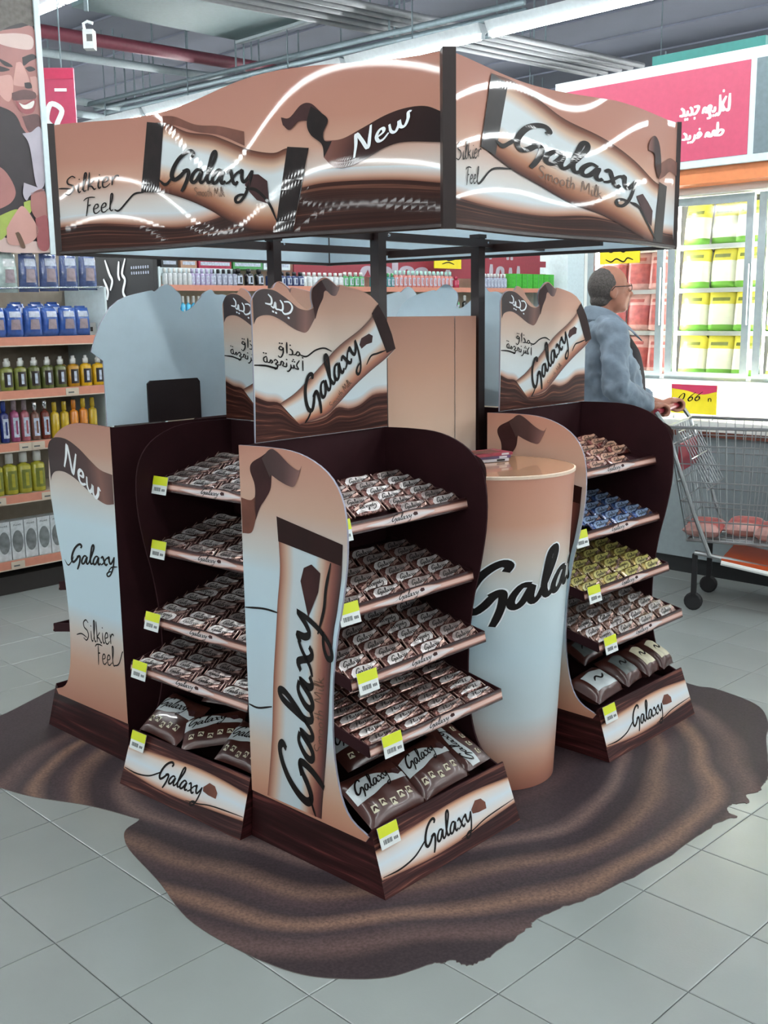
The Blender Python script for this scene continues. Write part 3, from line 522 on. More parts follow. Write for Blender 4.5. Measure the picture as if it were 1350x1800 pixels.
# ------------------------------------------------------------------ central column and counter
t = thing('centre_column', 'tall tan and white box column standing in the middle of the display island', 'column', MF)
c0, c1, b0, b1, hz = .655, 1.14, .585, 1.0, 1.483
def cface(P, uvs, nm): return MB().add(P, [(0,1,2,3)], 0, uvs).build(nm, 'column_fade', t)
UVQ = [(0,0),(1,0),(1,1),(0,1)]
MB().box((c0+.004,b0+.004,0),(c1-.004,b1-.004,hz-.004)).build('core', 'white_card', t)
xs = 1.025
for nm, P in (('front_sheet', [(c0,b0,0),(xs,b0,0),(xs,b0,hz),(c0,b0,hz)]), ('front_flap', [(xs,b0-.002,0),(c1,b0-.002,0),(c1,b0-.002,hz),(xs,b0-.002,hz)]), ('left_sheet', [(c0,b1,0),(c0,b0,0),(c0,b0,hz),(c0,b1,hz)]), ('right_sheet', [(c1,b0,0),(c1,b1,0),(c1,b1,hz),(c1,b0,hz)]), ('back_sheet', [(c1,b1,0),(c0,b1,0),(c0,b1,hz),(c1,b1,hz)])):
    cface(P, UVQ, nm)
CC = Vector((.365, 3.348)); CT, CB, CZ = .240, .187, 1.01
t = thing('counter', 'round tapering promotion counter with huge logo, tan top, between two stands', 'counter', TR(CC.x, CC.y, .003))
body = MB().lathe([(CB+(CT-CB)*k/12, CZ*k/12) for k in range(13)], 72, uvz=(0, CZ), cap=False).build('body', 'counter_fade', t, True)
mat('counter_top', '#b98a68', .22, coat=.5); mat('counter_edge', '#d9c2ac', .4)
MB().lathe([(CT-.003, CZ-.002),(CT-.003, CZ+.007)], 72).build('top', 'counter_top', t)
MB().lathe([(CT-.003, CZ-.004),(CT+.002, CZ-.003),(CT+.002, CZ+.006),(CT-.003, CZ+.0075)], 72, cap=False).build('top_rim', 'counter_edge', t)
def cmap(k):
    def f(x, y):
        th = R(-92.5+(x-1.4)*23.6); z = .61+(x-1.8)*.021+y*.062; r = CB+(CT-CB)*z/CZ+.0012*k
        return (r*math.cos(th), r*math.sin(th), z)
    return f
wo = MB(); bo = MB()
for pts, wd in GALAXY: wo.stroke(pts, wd*1.2+.12, cmap(1), n=40, taper=.85); bo.stroke(pts, wd*1.2, cmap(2), n=40, taper=.85)
wo.build('logo_outline', 'ink_white', body); bo.build('logo_lettering', 'ink', body)
# ------------------------------------------------------------------ canopy over the island
HB, HT = 1.715, 2.118
cF, cL, cR = Vector((.168, 2.708, 0)), Vector((-1.072, 3.663, 0)), Vector((1.017, 3.791, 0)); cB = cL+cR-cF
can = thing('canopy', 'square glossy brown printed canopy held on dark poles above the stands', 'canopy', Matrix.Identity(4))
def panel_map(A, B, bulge, off=0):
    u = (B-A); Ln = u.length; u = u/Ln; n = u.cross(Vector((0, 0, 1)))
    def f(s, z):
        k = s/Ln
        b = bulge*(math.sin(2*math.pi*(k-.5)) if bulge > .0 else 0)*math.sin(math.pi*min(max(k, 0), 1))
        p = A+u*s+n*(b+off); return (p.x, p.y, z)
    return f, Ln
def top_z(k, which):
    if which == 'L': return HT+.022*math.sin(2*math.pi*(k-.42))*math.sin(math.pi*k)
    if which == 'R': return HT-.012*math.sin(math.pi*min(1, k*1.6))*(1 if k < .62 else 0)
    return HT
def canopy_panel(A, B, bulge, which, art):
    f, Ln = panel_map(A, B, bulge); g, _ = panel_map(A, B, bulge, -.008)
    n = 48; m = MB()
    tops = [(Ln*k/n, top_z(k/n, which)) for k in range(n+1)]; bots = [(Ln*k/n, HB) for k in range(n+1)]
    m.strip(tops, bots, f, n+1, 8, 0); m.strip(tops, bots, g, n+1, 8, 1)
    e = [f(*p) for p in tops]+[g(*p) for p in tops]; m.add(e, [(i, i+1, i+n+2, i+n+1) for i in range(n)], 1)
    e = [f(*p) for p in bots]+[g(*p) for p in bots]; m.add(e, [(i, i+1, i+n+2, i+n+1) for i in range(n)], 2)
    p = m.build('canopy_panel', ['canopy_fade', 'white_card', 'frame_brown'], can, True)
    r = MB(); cc = [Vector(f(Ln*k/24, HB-.004)) for k in range(25)]
    r.tube([(c.x, c.y, c.z) for c in cc], .0075, 6); r.build('bottom_trim', 'frame_brown', p)
    if art: art(p, lambda k: (lambda s, z: panel_map(A, B, bulge, .001*k)[0](s, z)))
    return p
def art_left(p, L):
    MB().strip([(.012,1.793),(.194,1.796),(.38,1.78),(.554,1.765),(.72,1.775),(.9,1.80),(1.113,1.83),(1.226,1.838),(1.413,1.830),(1.552,1.812)], [(.012,1.717),(1.552,1.717)], L(1), 60, 6).build('chocolate_wave_print', 'choc_gloss_flow', p)
    MB().strip([(.012,1.825),(.194,1.83),(.38,1.82),(.554,1.81),(.72,1.815),(.9,1.84),(1.113,1.865),(1.226,1.872),(1.413,1.865),(1.552,1.848)], [(.012,1.791),(.194,1.794),(.38,1.778),(.554,1.763),(.72,1.773),(.9,1.798),(1.113,1.828),(1.226,1.836),(1.413,1.828),(1.552,1.81)], L(.5), 60, 5).build('wave_shade_print', 'wave_shade', p)
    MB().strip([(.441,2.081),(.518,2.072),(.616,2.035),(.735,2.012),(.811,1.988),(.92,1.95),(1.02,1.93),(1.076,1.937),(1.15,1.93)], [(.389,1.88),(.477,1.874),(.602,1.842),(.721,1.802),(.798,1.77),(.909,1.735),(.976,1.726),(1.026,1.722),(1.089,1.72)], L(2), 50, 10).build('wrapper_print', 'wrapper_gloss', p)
    MB().strip([(.431,2.085),(.505,2.072)], [(.389,1.88),(.468,1.874)], L(3), 8, 8).build('wrapper_cap_print', 'cap_gloss', p)
    MB().strip([(1.076,1.940),(1.15,1.930)], [(1.019,1.722),(1.089,1.722)], L(3), 8, 8).build('wrapper_cap_print', 'cap_gloss', p)
    MB().strip([(.5,2.095),(.56,2.085),(.66,2.05),(.78,2.03),(.9,2.0)], [(.5,2.07),(.56,2.06),(.66,2.03),(.78,2.005),(.9,1.962)], L(1), 30, 4).build('wrapper_shade_print', 'cocoa_mid', p)
    galaxy(L(4), (.515,1.902), (.0655,-.0075), (.0105,.036), 1.05, [([(.47,1.913),(.5,1.895),(.53,1.91),(.545,1.93)], .009), ([(.90,1.848),(.95,1.838),(1.0,1.80),(1.03,1.75)], .009)]).build('logo_lettering', 'ink', p)
    hand('Smooth Milk', L(4), (.64,1.850), (.0148,-.0014), (0,.0125), .17).build('small_lettering', 'gold_ink', p)
    MB().fill([(.898,1.857),(.917,1.884),(.96,1.88),(.996,1.859),(1.0,1.798),(.95,1.812),(.92,1.835)], L(4)).build('nugget_print', 'cocoa', p)
    m = hand('Silkier', L(2), (.045,1.892), (.0455,.0035), (.006,.028), .15); hand('Feel', L(2), (.13,1.826), (.04,.002), (.004,.026), .15, m)
    m.stroke([(.02,1.917),(.05,1.915),(.08,1.912)], .005, L(2)); m.stroke([(.27,1.835),(.29,1.832),(.33,1.86),(.36,1.878),(.4,1.88)], .006, L(2)); m.build('black_lettering', 'ink', p)
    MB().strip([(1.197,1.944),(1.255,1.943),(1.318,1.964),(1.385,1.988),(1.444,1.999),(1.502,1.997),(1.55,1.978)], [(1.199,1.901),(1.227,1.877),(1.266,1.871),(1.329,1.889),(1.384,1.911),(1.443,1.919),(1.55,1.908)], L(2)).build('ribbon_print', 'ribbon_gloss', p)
    MB().strip([(1.199,1.901),(1.193,1.935),(1.158,1.962),(1.146,1.992),(1.16,2.033)], [(1.225,1.94),(1.203,1.943),(1.199,1.963),(1.214,1.994),(1.192,2.015)], L(3)).build('ribbon_print', 'cap_gloss', p)
    MB().strip([(1.192,2.015),(1.16,2.04),(1.127,2.04),(1.086,2.013),(1.055,2.017)], [(1.178,1.984),(1.152,1.996),(1.119,2.0),(1.085,1.982),(1.061,1.997)], L(2)).build('ribbon_print', 'cocoa', p)
    hand('New', L(4), (1.288,1.893), (.046,.019), (-.003,.025), .22).build('white_lettering', 'ink_white', p)
def art_right(p, L):
    MB().strip([(.008,1.782),(.142,1.772),(.319,1.766),(.516,1.764),(.733,1.775),(.98,1.76),(1.36,1.75)], [(.008,1.717),(1.365,1.717)], L(1), 50, 6).build('chocolate_wave_print', 'choc_gloss_flow', p)
    MB().strip([(.008,1.815),(.142,1.805),(.319,1.80),(.516,1.797),(.733,1.805),(.98,1.79),(1.36,1.785)], [(.008,1.78),(.142,1.77),(.319,1.764),(.516,1.762),(.733,1.773),(.98,1.758),(1.36,1.748)], L(.5), 50, 5).build('wave_shade_print', 'wave_shade', p)
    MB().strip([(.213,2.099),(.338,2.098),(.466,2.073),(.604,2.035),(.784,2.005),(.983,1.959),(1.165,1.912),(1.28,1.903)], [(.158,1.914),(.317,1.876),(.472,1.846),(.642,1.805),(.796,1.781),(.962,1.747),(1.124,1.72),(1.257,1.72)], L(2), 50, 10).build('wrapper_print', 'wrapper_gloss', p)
    MB().strip([(.207,2.098),(.301,2.088)], [(.152,1.913),(.232,1.90)], L(3), 8, 8).build('wrapper_cap_print', 'cap_gloss', p)
    MB().strip([(1.212,1.913),(1.285,1.905)], [(1.17,1.72),(1.257,1.72)], L(3), 8, 8).build('wrapper_cap_print', 'cap_gloss', p)
    galaxy(L(4), (.325,1.928), (.106,-.0115), (.012,.038), 1.05, [([(.232,1.937),(.27,1.928),(.31,1.94),(.35,1.955)], .012), ([(.96,1.83),(1.03,1.82),(1.1,1.78),(1.2,1.725)], .01)]).build('logo_lettering', 'ink', p)
    hand('Smooth Milk', L(4), (.465,1.868), (.0305,-.0037), (.002,.0165), .16).build('small_lettering', 'gold_ink', p)
    MB().fill([(1.007,1.852),(1.059,1.863),(1.11,1.84),(1.154,1.817),(1.148,1.767),(1.08,1.79)], L(4)).build('nugget_print', 'cocoa', p)
    m = hand('Silkier', L(2), (.03,1.868), (.0228,.0035), (.003,.021), .16); hand('Feel', L(2), (.075,1.816), (.02,.002), (.002,.02), .16, m)
    m.stroke([(.14,1.82),(.16,1.83),(.22,1.865),(.33,1.876)], .006, L(2)); m.build('black_lettering', 'ink', p)
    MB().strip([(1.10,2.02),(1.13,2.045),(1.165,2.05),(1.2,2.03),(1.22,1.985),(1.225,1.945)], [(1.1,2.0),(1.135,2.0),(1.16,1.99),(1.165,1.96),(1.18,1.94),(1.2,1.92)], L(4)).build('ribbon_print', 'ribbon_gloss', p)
    MB().strip([(1.2,1.965),(1.26,1.985),(1.31,1.998),(1.368,1.99)], [(1.21,1.92),(1.26,1.935),(1.31,1.955),(1.368,1.945)], L(3)).build('ribbon_print', 'cocoa_mid', p)
canopy_panel(cL, cF, .05, 'L', art_left); canopy_panel(cF, cR, .03, 'R', art_right)
canopy_panel(cR, cB, .01, 'B', None); canopy_panel(cB, cL, .01, 'B', None)
for c, r_ in ((cF, .0165), (cL, .011), (cR, .008), (cB, .014)):
    o = MB().box((-r_, -r_, HB-.012), (r_, r_, HT+.004)).build('corner_post', 'frame_brown', can); o.matrix_basis = TR(c.x, c.y, 0, 8)
def isl(a, b, z): v = MF @ Vector((a, b, z)); return v
pA, pB, pC, pD = isl(.628, .565, 0), isl(.65, 1.07, 0), isl(1.185, .61, 0), isl(1.27, 1.1, 0)
for q, zt in ((pA, 1.76), (pB, 1.745), (pC, 1.75)):
    o = MB().box((-.0175, -.0175, .003), (.0175, .0175, zt)).build('pole', 'frame_brown', can); o.matrix_basis = TR(q.x, q.y, 0, 47.1)
    o2 = MB().box((-.021, -.021, zt), (.021, .021, zt+.012)).build('pole_cap', 'black_card', o)
    o3 = MB().lathe([(.004, 0), (.004, .006)], 8).build('bolt', 'chrome', o); o3.matrix_basis = Matrix.Translation((.028, -.0176, 1.735)) @ Matrix.Rotation(R(90), 4, 'X')
def rail(a, b, z, w=.02, h=.026): MB().bar((a.x, a.y, z), (b.x, b.y, z), w, h).build('rail', 'frame_brown', can)
e1 = (isl(1, 0, 0)-isl(0, 0, 0)); e2 = (isl(0, 1, 0)-isl(0, 0, 0))
rail(pA-e1*.36, pC+e1*.40, 1.733); rail(pB-e1*.36, pD+e1*.15, 1.728); rail(pC+e2*.48+e1*.07, pC-e2*.45+e1*.07, 1.718)
# ------------------------------------------------------------------ sweets in the trays
def bar_mesh(name, m, L=.130, wd=.046, h=.015, twist=False):
    b = MB(); st = [(-.5, 1.0, .10), (-.465, .98, .12), (-.44, .72, .2), (-.40, .9, .75), (-.3, 1, 1), (0, 1.02, 1.04), (.3, 1, 1), (.40, .9, .75), (.44, .72, .2), (.465, .98, .12), (.5, 1.0, .10)]
    vs = []; fs = []; n = 10
    for i, (x, ww, hh) in enumerate(st):
        for k in range(n):
            t = 2*math.pi*k/n; cy = math.copysign(abs(math.cos(t))**.7, math.cos(t)); sz = math.copysign(abs(math.sin(t))**.7, math.sin(t))
            tw = .25*math.sin(x*40) if twist else 0
            y0, z0 = cy*wd/2*ww, sz*h/2*hh; vs.append((x*L, y0*math.cos(tw)-z0*math.sin(tw), h/2+y0*math.sin(tw)*.35+z0*math.cos(tw)))
    for i in range(len(st)-1):
        for k in range(n): fs.append((i*n+k, (i+1)*n+k, (i+1)*n+(k+1) % n, i*n+(k+1) % n))
    fs.append(list(range(n))); fs.append([(len(st)-1)*n+k for k in range(n)][::-1])
    return b.add(vs, fs).mesh(name, m, True)
def bar_kind(nm, foil, lab, ink='ink', word='galaxy', **kw):
    h = kw.get('h', .015); wd = kw.get('wd', .046); L = kw.get('L', .130)
    f = lambda k: (lambda x, y: (x*L, y*wd, h/2+h/2*1.04*(max(0, 1-abs(2*y)**2.6))**.38*(1-.10*abs(2.2*x)**2)+.0005*k))
    me = bar_mesh(nm, foil, **kw)
    lm = MB().strip([(-.4,.0),(-.28,.28),(-.1,.36),(.1,.3),(.25,.3),(.4,.36)], [(-.4,-.3),(-.25,-.36),(-.05,-.3),(.1,-.12),(.25,.02),(.4,.18)], f(1), 16, 4).strip([(-.42,-.34),(-.2,-.38),(.05,-.3),(.2,-.06),(.42,.1)], [(-.42,-.42),(-.2,-.46),(.08,-.42),(.25,-.2),(.42,-.06)], f(1), 14, 2, 1).strip([(-.49,.44),(-.465,.44)], [(-.49,-.44),(-.465,-.44)], lambda x, y: (x*L, y*wd, h/2+.0026), 2, 2, 1).strip([(.465,.44),(.49,.44)], [(.465,-.44),(.49,-.44)], lambda x, y: (x*L, y*wd, h/2+.0026), 2, 2, 1).mesh('label', [lab, 'foil_light'], True)  # swoosh is print; pale end strips paint a highlight on the crimps
    if word == 'galaxy': tm = galaxy(f(2), (-.3,-.16), (.082,.012), (.016,.15), 1.1, only=None).mesh('lettering', ink)
    else: tm = hand(word, f(2), (-.25,-.15), (.1,0), (.02,.18), .28).mesh('lettering', ink)
    return me, lm, tm
KIND = {'milk': bar_kind('wrapped_bar', 'foil_brown', 'label_white'), 'dark': bar_kind('wrapped_bar', 'foil_dark', 'label_white'),
        'flute': bar_kind('wrapped_bar', 'foil_brown', 'label_white', word='Flutes', wd=.030, h=.017, L=.131), 'red': bar_kind('wrapped_bar', 'foil_red', 'label_tan', twist=True),
        'blue': bar_kind('wrapped_bar', 'foil_blue', 'label_blue', twist=True), 'gold': bar_kind('wrapped_bar', 'foil_gold', 'label_gold', twist=True),
        'cocoa': bar_kind('wrapped_bar', 'foil_cocoa', 'foil_silver', twist=True), 'silver': bar_kind('wrapped_bar', 'foil_dark', 'foil_silver')}
LDIM = {}
for k_, (a_, l_, t_) in KIND.items():
    d_ = l_.copy(); d_.materials[0] = MATS['label_dim'] if k_ in ('milk', 'dark', 'flute', 'silver') else l_.materials[0]; LDIM[k_] = d_
def fill_tray(M, d, z, kind, label, group, cols=(0, 1, 2, 3), rows=None, pitch=.0445, skip=()):
    me, lm, tm = KIND[kind]; sl = R(13); zb = z-.026; n = rows or int((SD-.05-d)/pitch)
    cw = (SW-2*EPS-.018)/4
    for c in cols:
        for r in range(n):
            if (c, r) in skip: continue
            y = d+.03+r*pitch*math.cos(sl); x = EPS+.009+cw*(c+.5)+random.uniform(-.002, .002)
            zz = zb+math.tan(sl)*(y-d)+.0015
            lb = label % (('front', 'second', 'third', 'fourth', 'fifth', 'sixth', 'seventh', 'eighth', 'ninth', 'tenth', 'eleventh', 'twelfth')[r], ('leftmost', 'second', 'third', 'rightmost')[c])
            A = M @ Matrix.Translation((x, y, zz+(.0055 if kind == 'flute' else .0105))) @ Matrix.Rotation(sl+R((10 if kind == 'flute' else 25)+random.uniform(-3, 4)), 4, 'X') @ Matrix.Rotation(R(random.uniform(-2, 2)+(180 if random.random() < .07 else 0)), 4, 'Z')
            o = ob('chocolate_bar', me); o.matrix_basis = A; tag(o, lb, 'chocolate bar', group)
            l = ob('label', lm if random.random() < .55 else LDIM[kind], o); ob('lettering', tm, l)
for k, (kd, nm) in enumerate((('milk', 'top'), ('milk', 'second'), ('milk', 'third'), ('flute', 'lowest'))):
    fill_tray(MF, SHD[k], ZF[k], kd, ('thin brown rolled' if k == 3 else 'brown wrapped')+' bar, %s row, %s column, '+nm+' tray of the nearest stand', 'bars in the %s tray of the nearest stand' % nm, pitch=.036 if k == 3 else .0445, skip={(1, 0), (0, 0)} if k == 0 else ())
for k, (kd, nm) in enumerate((('dark', 'top'), ('dark', 'second'), ('dark', 'third'), ('silver', 'lowest'))):
    fill_tray(ML, SHD[k], ZL[k], kd, ('silver labelled' if k == 3 else 'dark brown wrapped')+' bar, %s row, %s column, '+nm+' tray of the left stand', 'bars in the %s tray of the left stand' % nm, skip={(3, r) for r in range(3, 12)})
for k, (kd, nm) in enumerate((('red', 'reddish brown twisted bar, %s row, %s column, top'), ('blue', 'blue foil bar, %s row, %s column, second'), ('gold', 'gold green foil bar, %s row, %s column, third'), ('cocoa', 'dull brown foil bar, %s row, %s column, lowest'))):
    fill_tray(MR, SHD[k], ZR[k], kd, nm+' tray of the right stand', 'bars in tray %d of the right stand' % (k+1), cols=(1, 2, 3) if k < 2 else (0, 1, 2, 3), skip={(3, 0), (3, 1)} if k == 0 else ())
# pouches in the base trays: pillow bags
def pouch_maps(L, wd, h):
    def f(side, k=0):
        def g(u, v):   # u,v in -1..1
            e = max(0, (1-u**4))*max(0, (1-abs(v)**3)); z = side*h/2*(e**.55)*(1+.06*math.sin(7*u+3*v))
            return (u*L/2, v*wd/2*(1-.04*(1-u*u)), z+side*.0009*k)
        return g
    return f
def pouch(M, L, wd, h, body, label, kind='band'):
    f = pouch_maps(L, wd, h); b = MB()
    for sd in (1, -1): b.strip([(-1,1),(1,1)], [(-1,-1),(1,-1)], f(sd), 19, 13)
    o = b.build('chocolate_pouch', body, None, True); o.matrix_basis = M; tag(o, label, 'chocolate bag', 'bags in the base trays')
    g = f(1, 1); g2 = f(1, 2)
    if kind == 'band':
        MB().strip([(-.95,.55),(-.4,.72),(.1,.66),(.5,.4),(.95,.3)], [(-.95,-.08),(-.4,-.02),(.1,.12),(.5,.1),(.95,.08)], g, 20, 4).build('pale_band', 'pouch_white', o, True)
        galaxy(g2, (-.85,.16), (.2,.03), (.03,.21), 1).build('lettering', 'ink', o)
        MB().fill([(.55,.38),(.62,.52),(.8,.5),(.86,.3),(.7,.24)], g2).build('nugget_print', 'cocoa', o)
        for i in range(5):
            x = -.75+i*.32; y = -.45+.08*math.sin(2.2*i)
            m = MB(); m.fill([(x,y-.14),(x+.17,y-.16),(x+.2,y+.1),(x+.02,y+.12)], g); m.build('picture_print', 'pouch_cream', o)
            MB().stroke([(x+.03,y-.08),(x+.1,y+.04),(x+.17,y-.1)], .05, g2).build('picture_detail', 'cocoa', o)
    else:
        MB().strip([(-.72,.5),(0,.58),(.72,.42)], [(-.72,-.6),(0,-.66),(.72,-.7)], g, 13, 9).build('pale_label', kind, o, True)
        MB().stroke([(-.4,-.1),(-.1,.12),(.1,-.12),(.4,.1)], .1, g2).build('lettering', 'ink', o)
    return o
def at(M, x, y, z, tilt, yaw=0, roll=0): return M @ Matrix.Translation((x, y, z)) @ Matrix.Rotation(R(yaw), 4, 'Z') @ Matrix.Rotation(R(tilt), 4, 'X') @ Matrix.Rotation(R(roll), 4, 'Y')
pouch(at(MF, .148, .135, .208, 33, 2), .225, .165, .045, 'pouch_brown', 'left brown pouch with white logo band in the nearest stand base')
pouch(at(MF, .355, .14, .214, 33, 2, -5), .195, .165, .045, 'pouch_brown', 'middle brown pouch with white logo band in the nearest stand base')
pouch(at(MF, .522, .185, .222, 0, 95, -27), .21, .125, .035, 'pouch_brown', 'turned brown pouch at the right end of the nearest stand base')
pouch(at(MF, .25, .31, .275, 32, 1), .23, .14, .03, 'pouch_brown', 'brown pouch lying behind the other pouches in the nearest stand base')
pouch(at(ML, .14, .14, .212, 33, -4), .21, .165, .045, 'pouch_brown', 'brown pouch beside the yellow price tag in the left stand base')
pouch(at(ML, .32, .155, .215, 30, 40, -12), .2, .13, .04, 'pouch_brown', 'brown pouch turned on its side in the left stand base')
pouch(at(ML, .49, .15, .205, 36, 0), .19, .15, .04, 'pouch_brown', 'brown pouch in the left stand base half hidden by the nearest stand')
pouch(at(ML, .25, .33, .28, 32, 14), .24, .14, .03, 'pouch_brown', 'brown pouch at the back of the left stand base')
pouch(at(MR, .135, .14, .205, 20, 6), .19, .14, .075, 'pouch_brown', 'white labelled pouch beside the price tag in the right stand base', 'pouch_white')
pouch(at(MR, .305, .15, .215, 24, 8), .13, .15, .075, 'pouch_brown', 'grey labelled pouch in the middle of the right stand base', 'pouch_grey')
pouch(at(MR, .43, .145, .22, 26, 8), .1, .15, .075, 'pouch_brown', 'cream topped carton pouch near the right end of the right stand base', 'pouch_cream')
pouch(at(MR, .535, .145, .22, 26, 8), .095, .15, .075, 'pouch_brown', 'cream topped pouch at the right end of the right stand base', 'pouch_cream')
pouch(at(MR, .33, .32, .25, 30, 6), .16, .12, .04, 'pouch_brown', 'grey labelled pouch lying at the back of the right stand base', 'pouch_grey')
pouch(at(MR, .13, .32, .26, 60, 10), .14, .1, .03, 'pouch_brown', 'pouch leaning at the left back of the right stand base', 'pouch_white')
# price tags
tag_card = MB().box((-.026,-.001,-.026),(.026,.001,.026)).mesh('price_tag', 'price_white')
tag_band = MB().box((-.0262,-.0016,.001),(.0262,-.0008,.0262)).mesh('yellow_band', 'price_yellow')
tm = MB()
for i in range(7): tm.box((-.018+i*.0035,-.0017,-.017),(-.0165+i*.0035+.0006*(i % 2),-.001,-.006))
for i in range(3): tm.box((.01+i*.004,-.0017,-.016),(.0125+i*.004,-.001,-.009))
tag_bar = tm.mesh('barcode', 'barcode')
def price(M, x, y, z, label, tilt=-14, s=1.1):
    o = ob('price_tag', tag_card); o.matrix_basis = M @ Matrix.Translation((x, y, z)) @ Matrix.Rotation(R(tilt), 4, 'X') @ Matrix.Diagonal((s*1.28, s, s, 1)); tag(o, label, 'price tag', 'yellow and white shelf price tags')
    ob('yellow_band', tag_band, o); ob('barcode', tag_bar, o)
TN = ('top', 'second', 'third', 'lowest')
for k in range(4):
    price(MF, (.062, .062, .08, .105)[k], SHD[k]-.014, ZF[k]-.014, 'yellow and white price tag on the %s tray lip of the nearest stand' % TN[k])
    price(ML, (.07, .075, .085, .088)[k], SHD[k]-.014, ZL[k]-.014, 'yellow and white price tag on the %s tray lip of the left stand' % TN[k])
    if k: price(MR, (.06, .06, .075, .085)[k], SHD[k]-.014, ZR[k]-.014, 'yellow and white price tag on the %s tray lip of the right stand' % TN[k])
for M, nm, x in ((MF, 'nearest', .07), (ML, 'left', .078), (MR, 'right', .07)): price(M, x, .036, .15, 'yellow and white price tag on the base front of the %s stand' % nm, -18)
# leaflets on the counter
mat('leaflet_red', '#8f2f3f', .35, var=.3, scale=30); mat('leaflet_violet', '#4a3358', .35, var=.3, scale=25); mat('leaflet_white', '#c4c2c6', .4)
for i, (m, nm) in enumerate((('leaflet_white', 'lowest white'), ('leaflet_violet', 'middle violet'), ('leaflet_red', 'topmost red'))):
    o = MB().box((-.075,-.05,0),(.075,.05,.009)).build('leaflet_stack', m); o.matrix_basis = TR(CC.x-.045+.006*i, CC.y+.105, .0035+CZ+.0085+.0095*i, 24+4*i)
    tag(o, '%s leaflet bundle in the pile on the round counter' % nm, 'leaflet', 'leaflets piled on the counter')
    MB().box((.03,-.0502,.0015),(.06,-.0495,.0075)).build('edge_print', 'leaflet_white' if i else 'ink', o)
    MB().box((-.06,-.03,.009),(.05,.035,.0093)).build('cover_picture', 'cocoa_mid' if i == 2 else 'leaflet_violet', o)
# ------------------------------------------------------------------ shelving on the left
G0 = Vector((-2.09, 5.64, 0)); GN = Vector((GD.y, -GD.x, 0))
MG = Matrix.Translation(G0) @ Matrix.Rotation(R(45.8), 4, 'Z')     # local x along the run, -y towards the aisle, y into the shelf
g = thing('shelving_unit', 'left shop shelving with salmon shelf edges full of toiletries', 'shelving', MG)
MB().box((-.9, .44, 0), (.745, .47, 1.87)).build('back_panel', 'shelf_back', g)
MB().box((-.9, .03, 0), (.745, .44, .1)).build('plinth', 'shelf_dark', g)
for z, nm in ((1.395, 1), (1.112, 1), (.832, 1), (.548, 1), (.188, 1)):
    s = MB().box((-.9, .006, z-.03), (.74, .44, z)).build('shelf', 'shelf_cream', g)
    MB().box((-.9, -.006, z-.045), (.745, .005, z+.003)).build('shelf_edge', 'shelf_salmon', s)
    MB().box((-.9, -.007, z-.047), (.745, -.004, z-.041)).build('edge_trim', 'shelf_cream', s)
for z, xs_ in ((1.112, (.5,)), (.832, (.2, .27)), (.548, (.02, .31)), (.188, (.1,))):
    for x in xs_:
        o = MB().box((x-.04, -.0095, z-.04), (x+.04, -.0075, z-.002)).build('price_strip', 'shelf_cream', g); MB().box((x-.025, -.0102, z-.03), (x+.01, -.0094, z-.022)).build('price_print', 'barcode', o)
MB().box((.745, -.002, 0), (.757, .47, 1.665)).build('end_upright', 'sign_white', g)
MB().tube([(.0, .03, 1.655), (.76, .03, 1.665)], .006, 6).build('hook_rail', 'chrome', g)
def prod(name, mb_list, label, cat, M, group):
    """a product from (part name, builder or mesh, material) entries"""
    t = thing(name, label, cat, M, group)
    for nm, me in mb_list: ob(nm, me, t)
    return t
mat('plastic_blue', '#2c54a0', .2, coat=.6, var=.3, scale=25, bump=.4, bscale=30); mat('plastic_clear', '#9fb0ae', .15, coat=.6, var=.3, scale=25, bump=.4, bscale=30); mat('plastic_slate', '#4a5a86', .2, coat=.6, var=.4, scale=25, bump=.4, bscale=30)
mat('print_silver', '#aab4c4', .3, var=.3, scale=50); mat('print_flesh', '#8d7f86', .4, var=.3, scale=40)
mat('cap_white', '#c9cbc8', .35); mat('cap_black', '#17181c', .3); mat('label_black', '#231a18', .4)
for nm, c in (('oil_green', '#6f7634'), ('oil_olive', '#525a2c'), ('oil_amber', '#a37516'), ('oil_yellow', '#c39a12'), ('gel_lime', '#99962f'), ('spray_blue', '#26408f'), ('spray_navy', '#1d2a66'), ('spray_pink', '#8d4468'), ('spray_rose', '#94525c'), ('spray_clear', '#6c4a40'), ('spray_red', '#6a2a20'), ('spray_lemon', '#b59a22'), ('spray_orange', '#c47a20'),
              ('b_white', '#b9c0c2'), ('b_lilac', '#a49dbe'), ('b_black', '#1e2024'), ('b_navy', '#2b3a66'), ('b_green', '#4e9a63'), ('b_teal', '#3f7f80'), ('b_salmon', '#c07a72'), ('b_red', '#a32846'), ('b_sky', '#4fb2d6'), ('b_mint', '#a5d2c8'), ('b_lime', '#4cae3f'), ('b_grey', '#8f96a8')):
    mat(nm, c, .22, coat=.4, var=.15, scale=40)
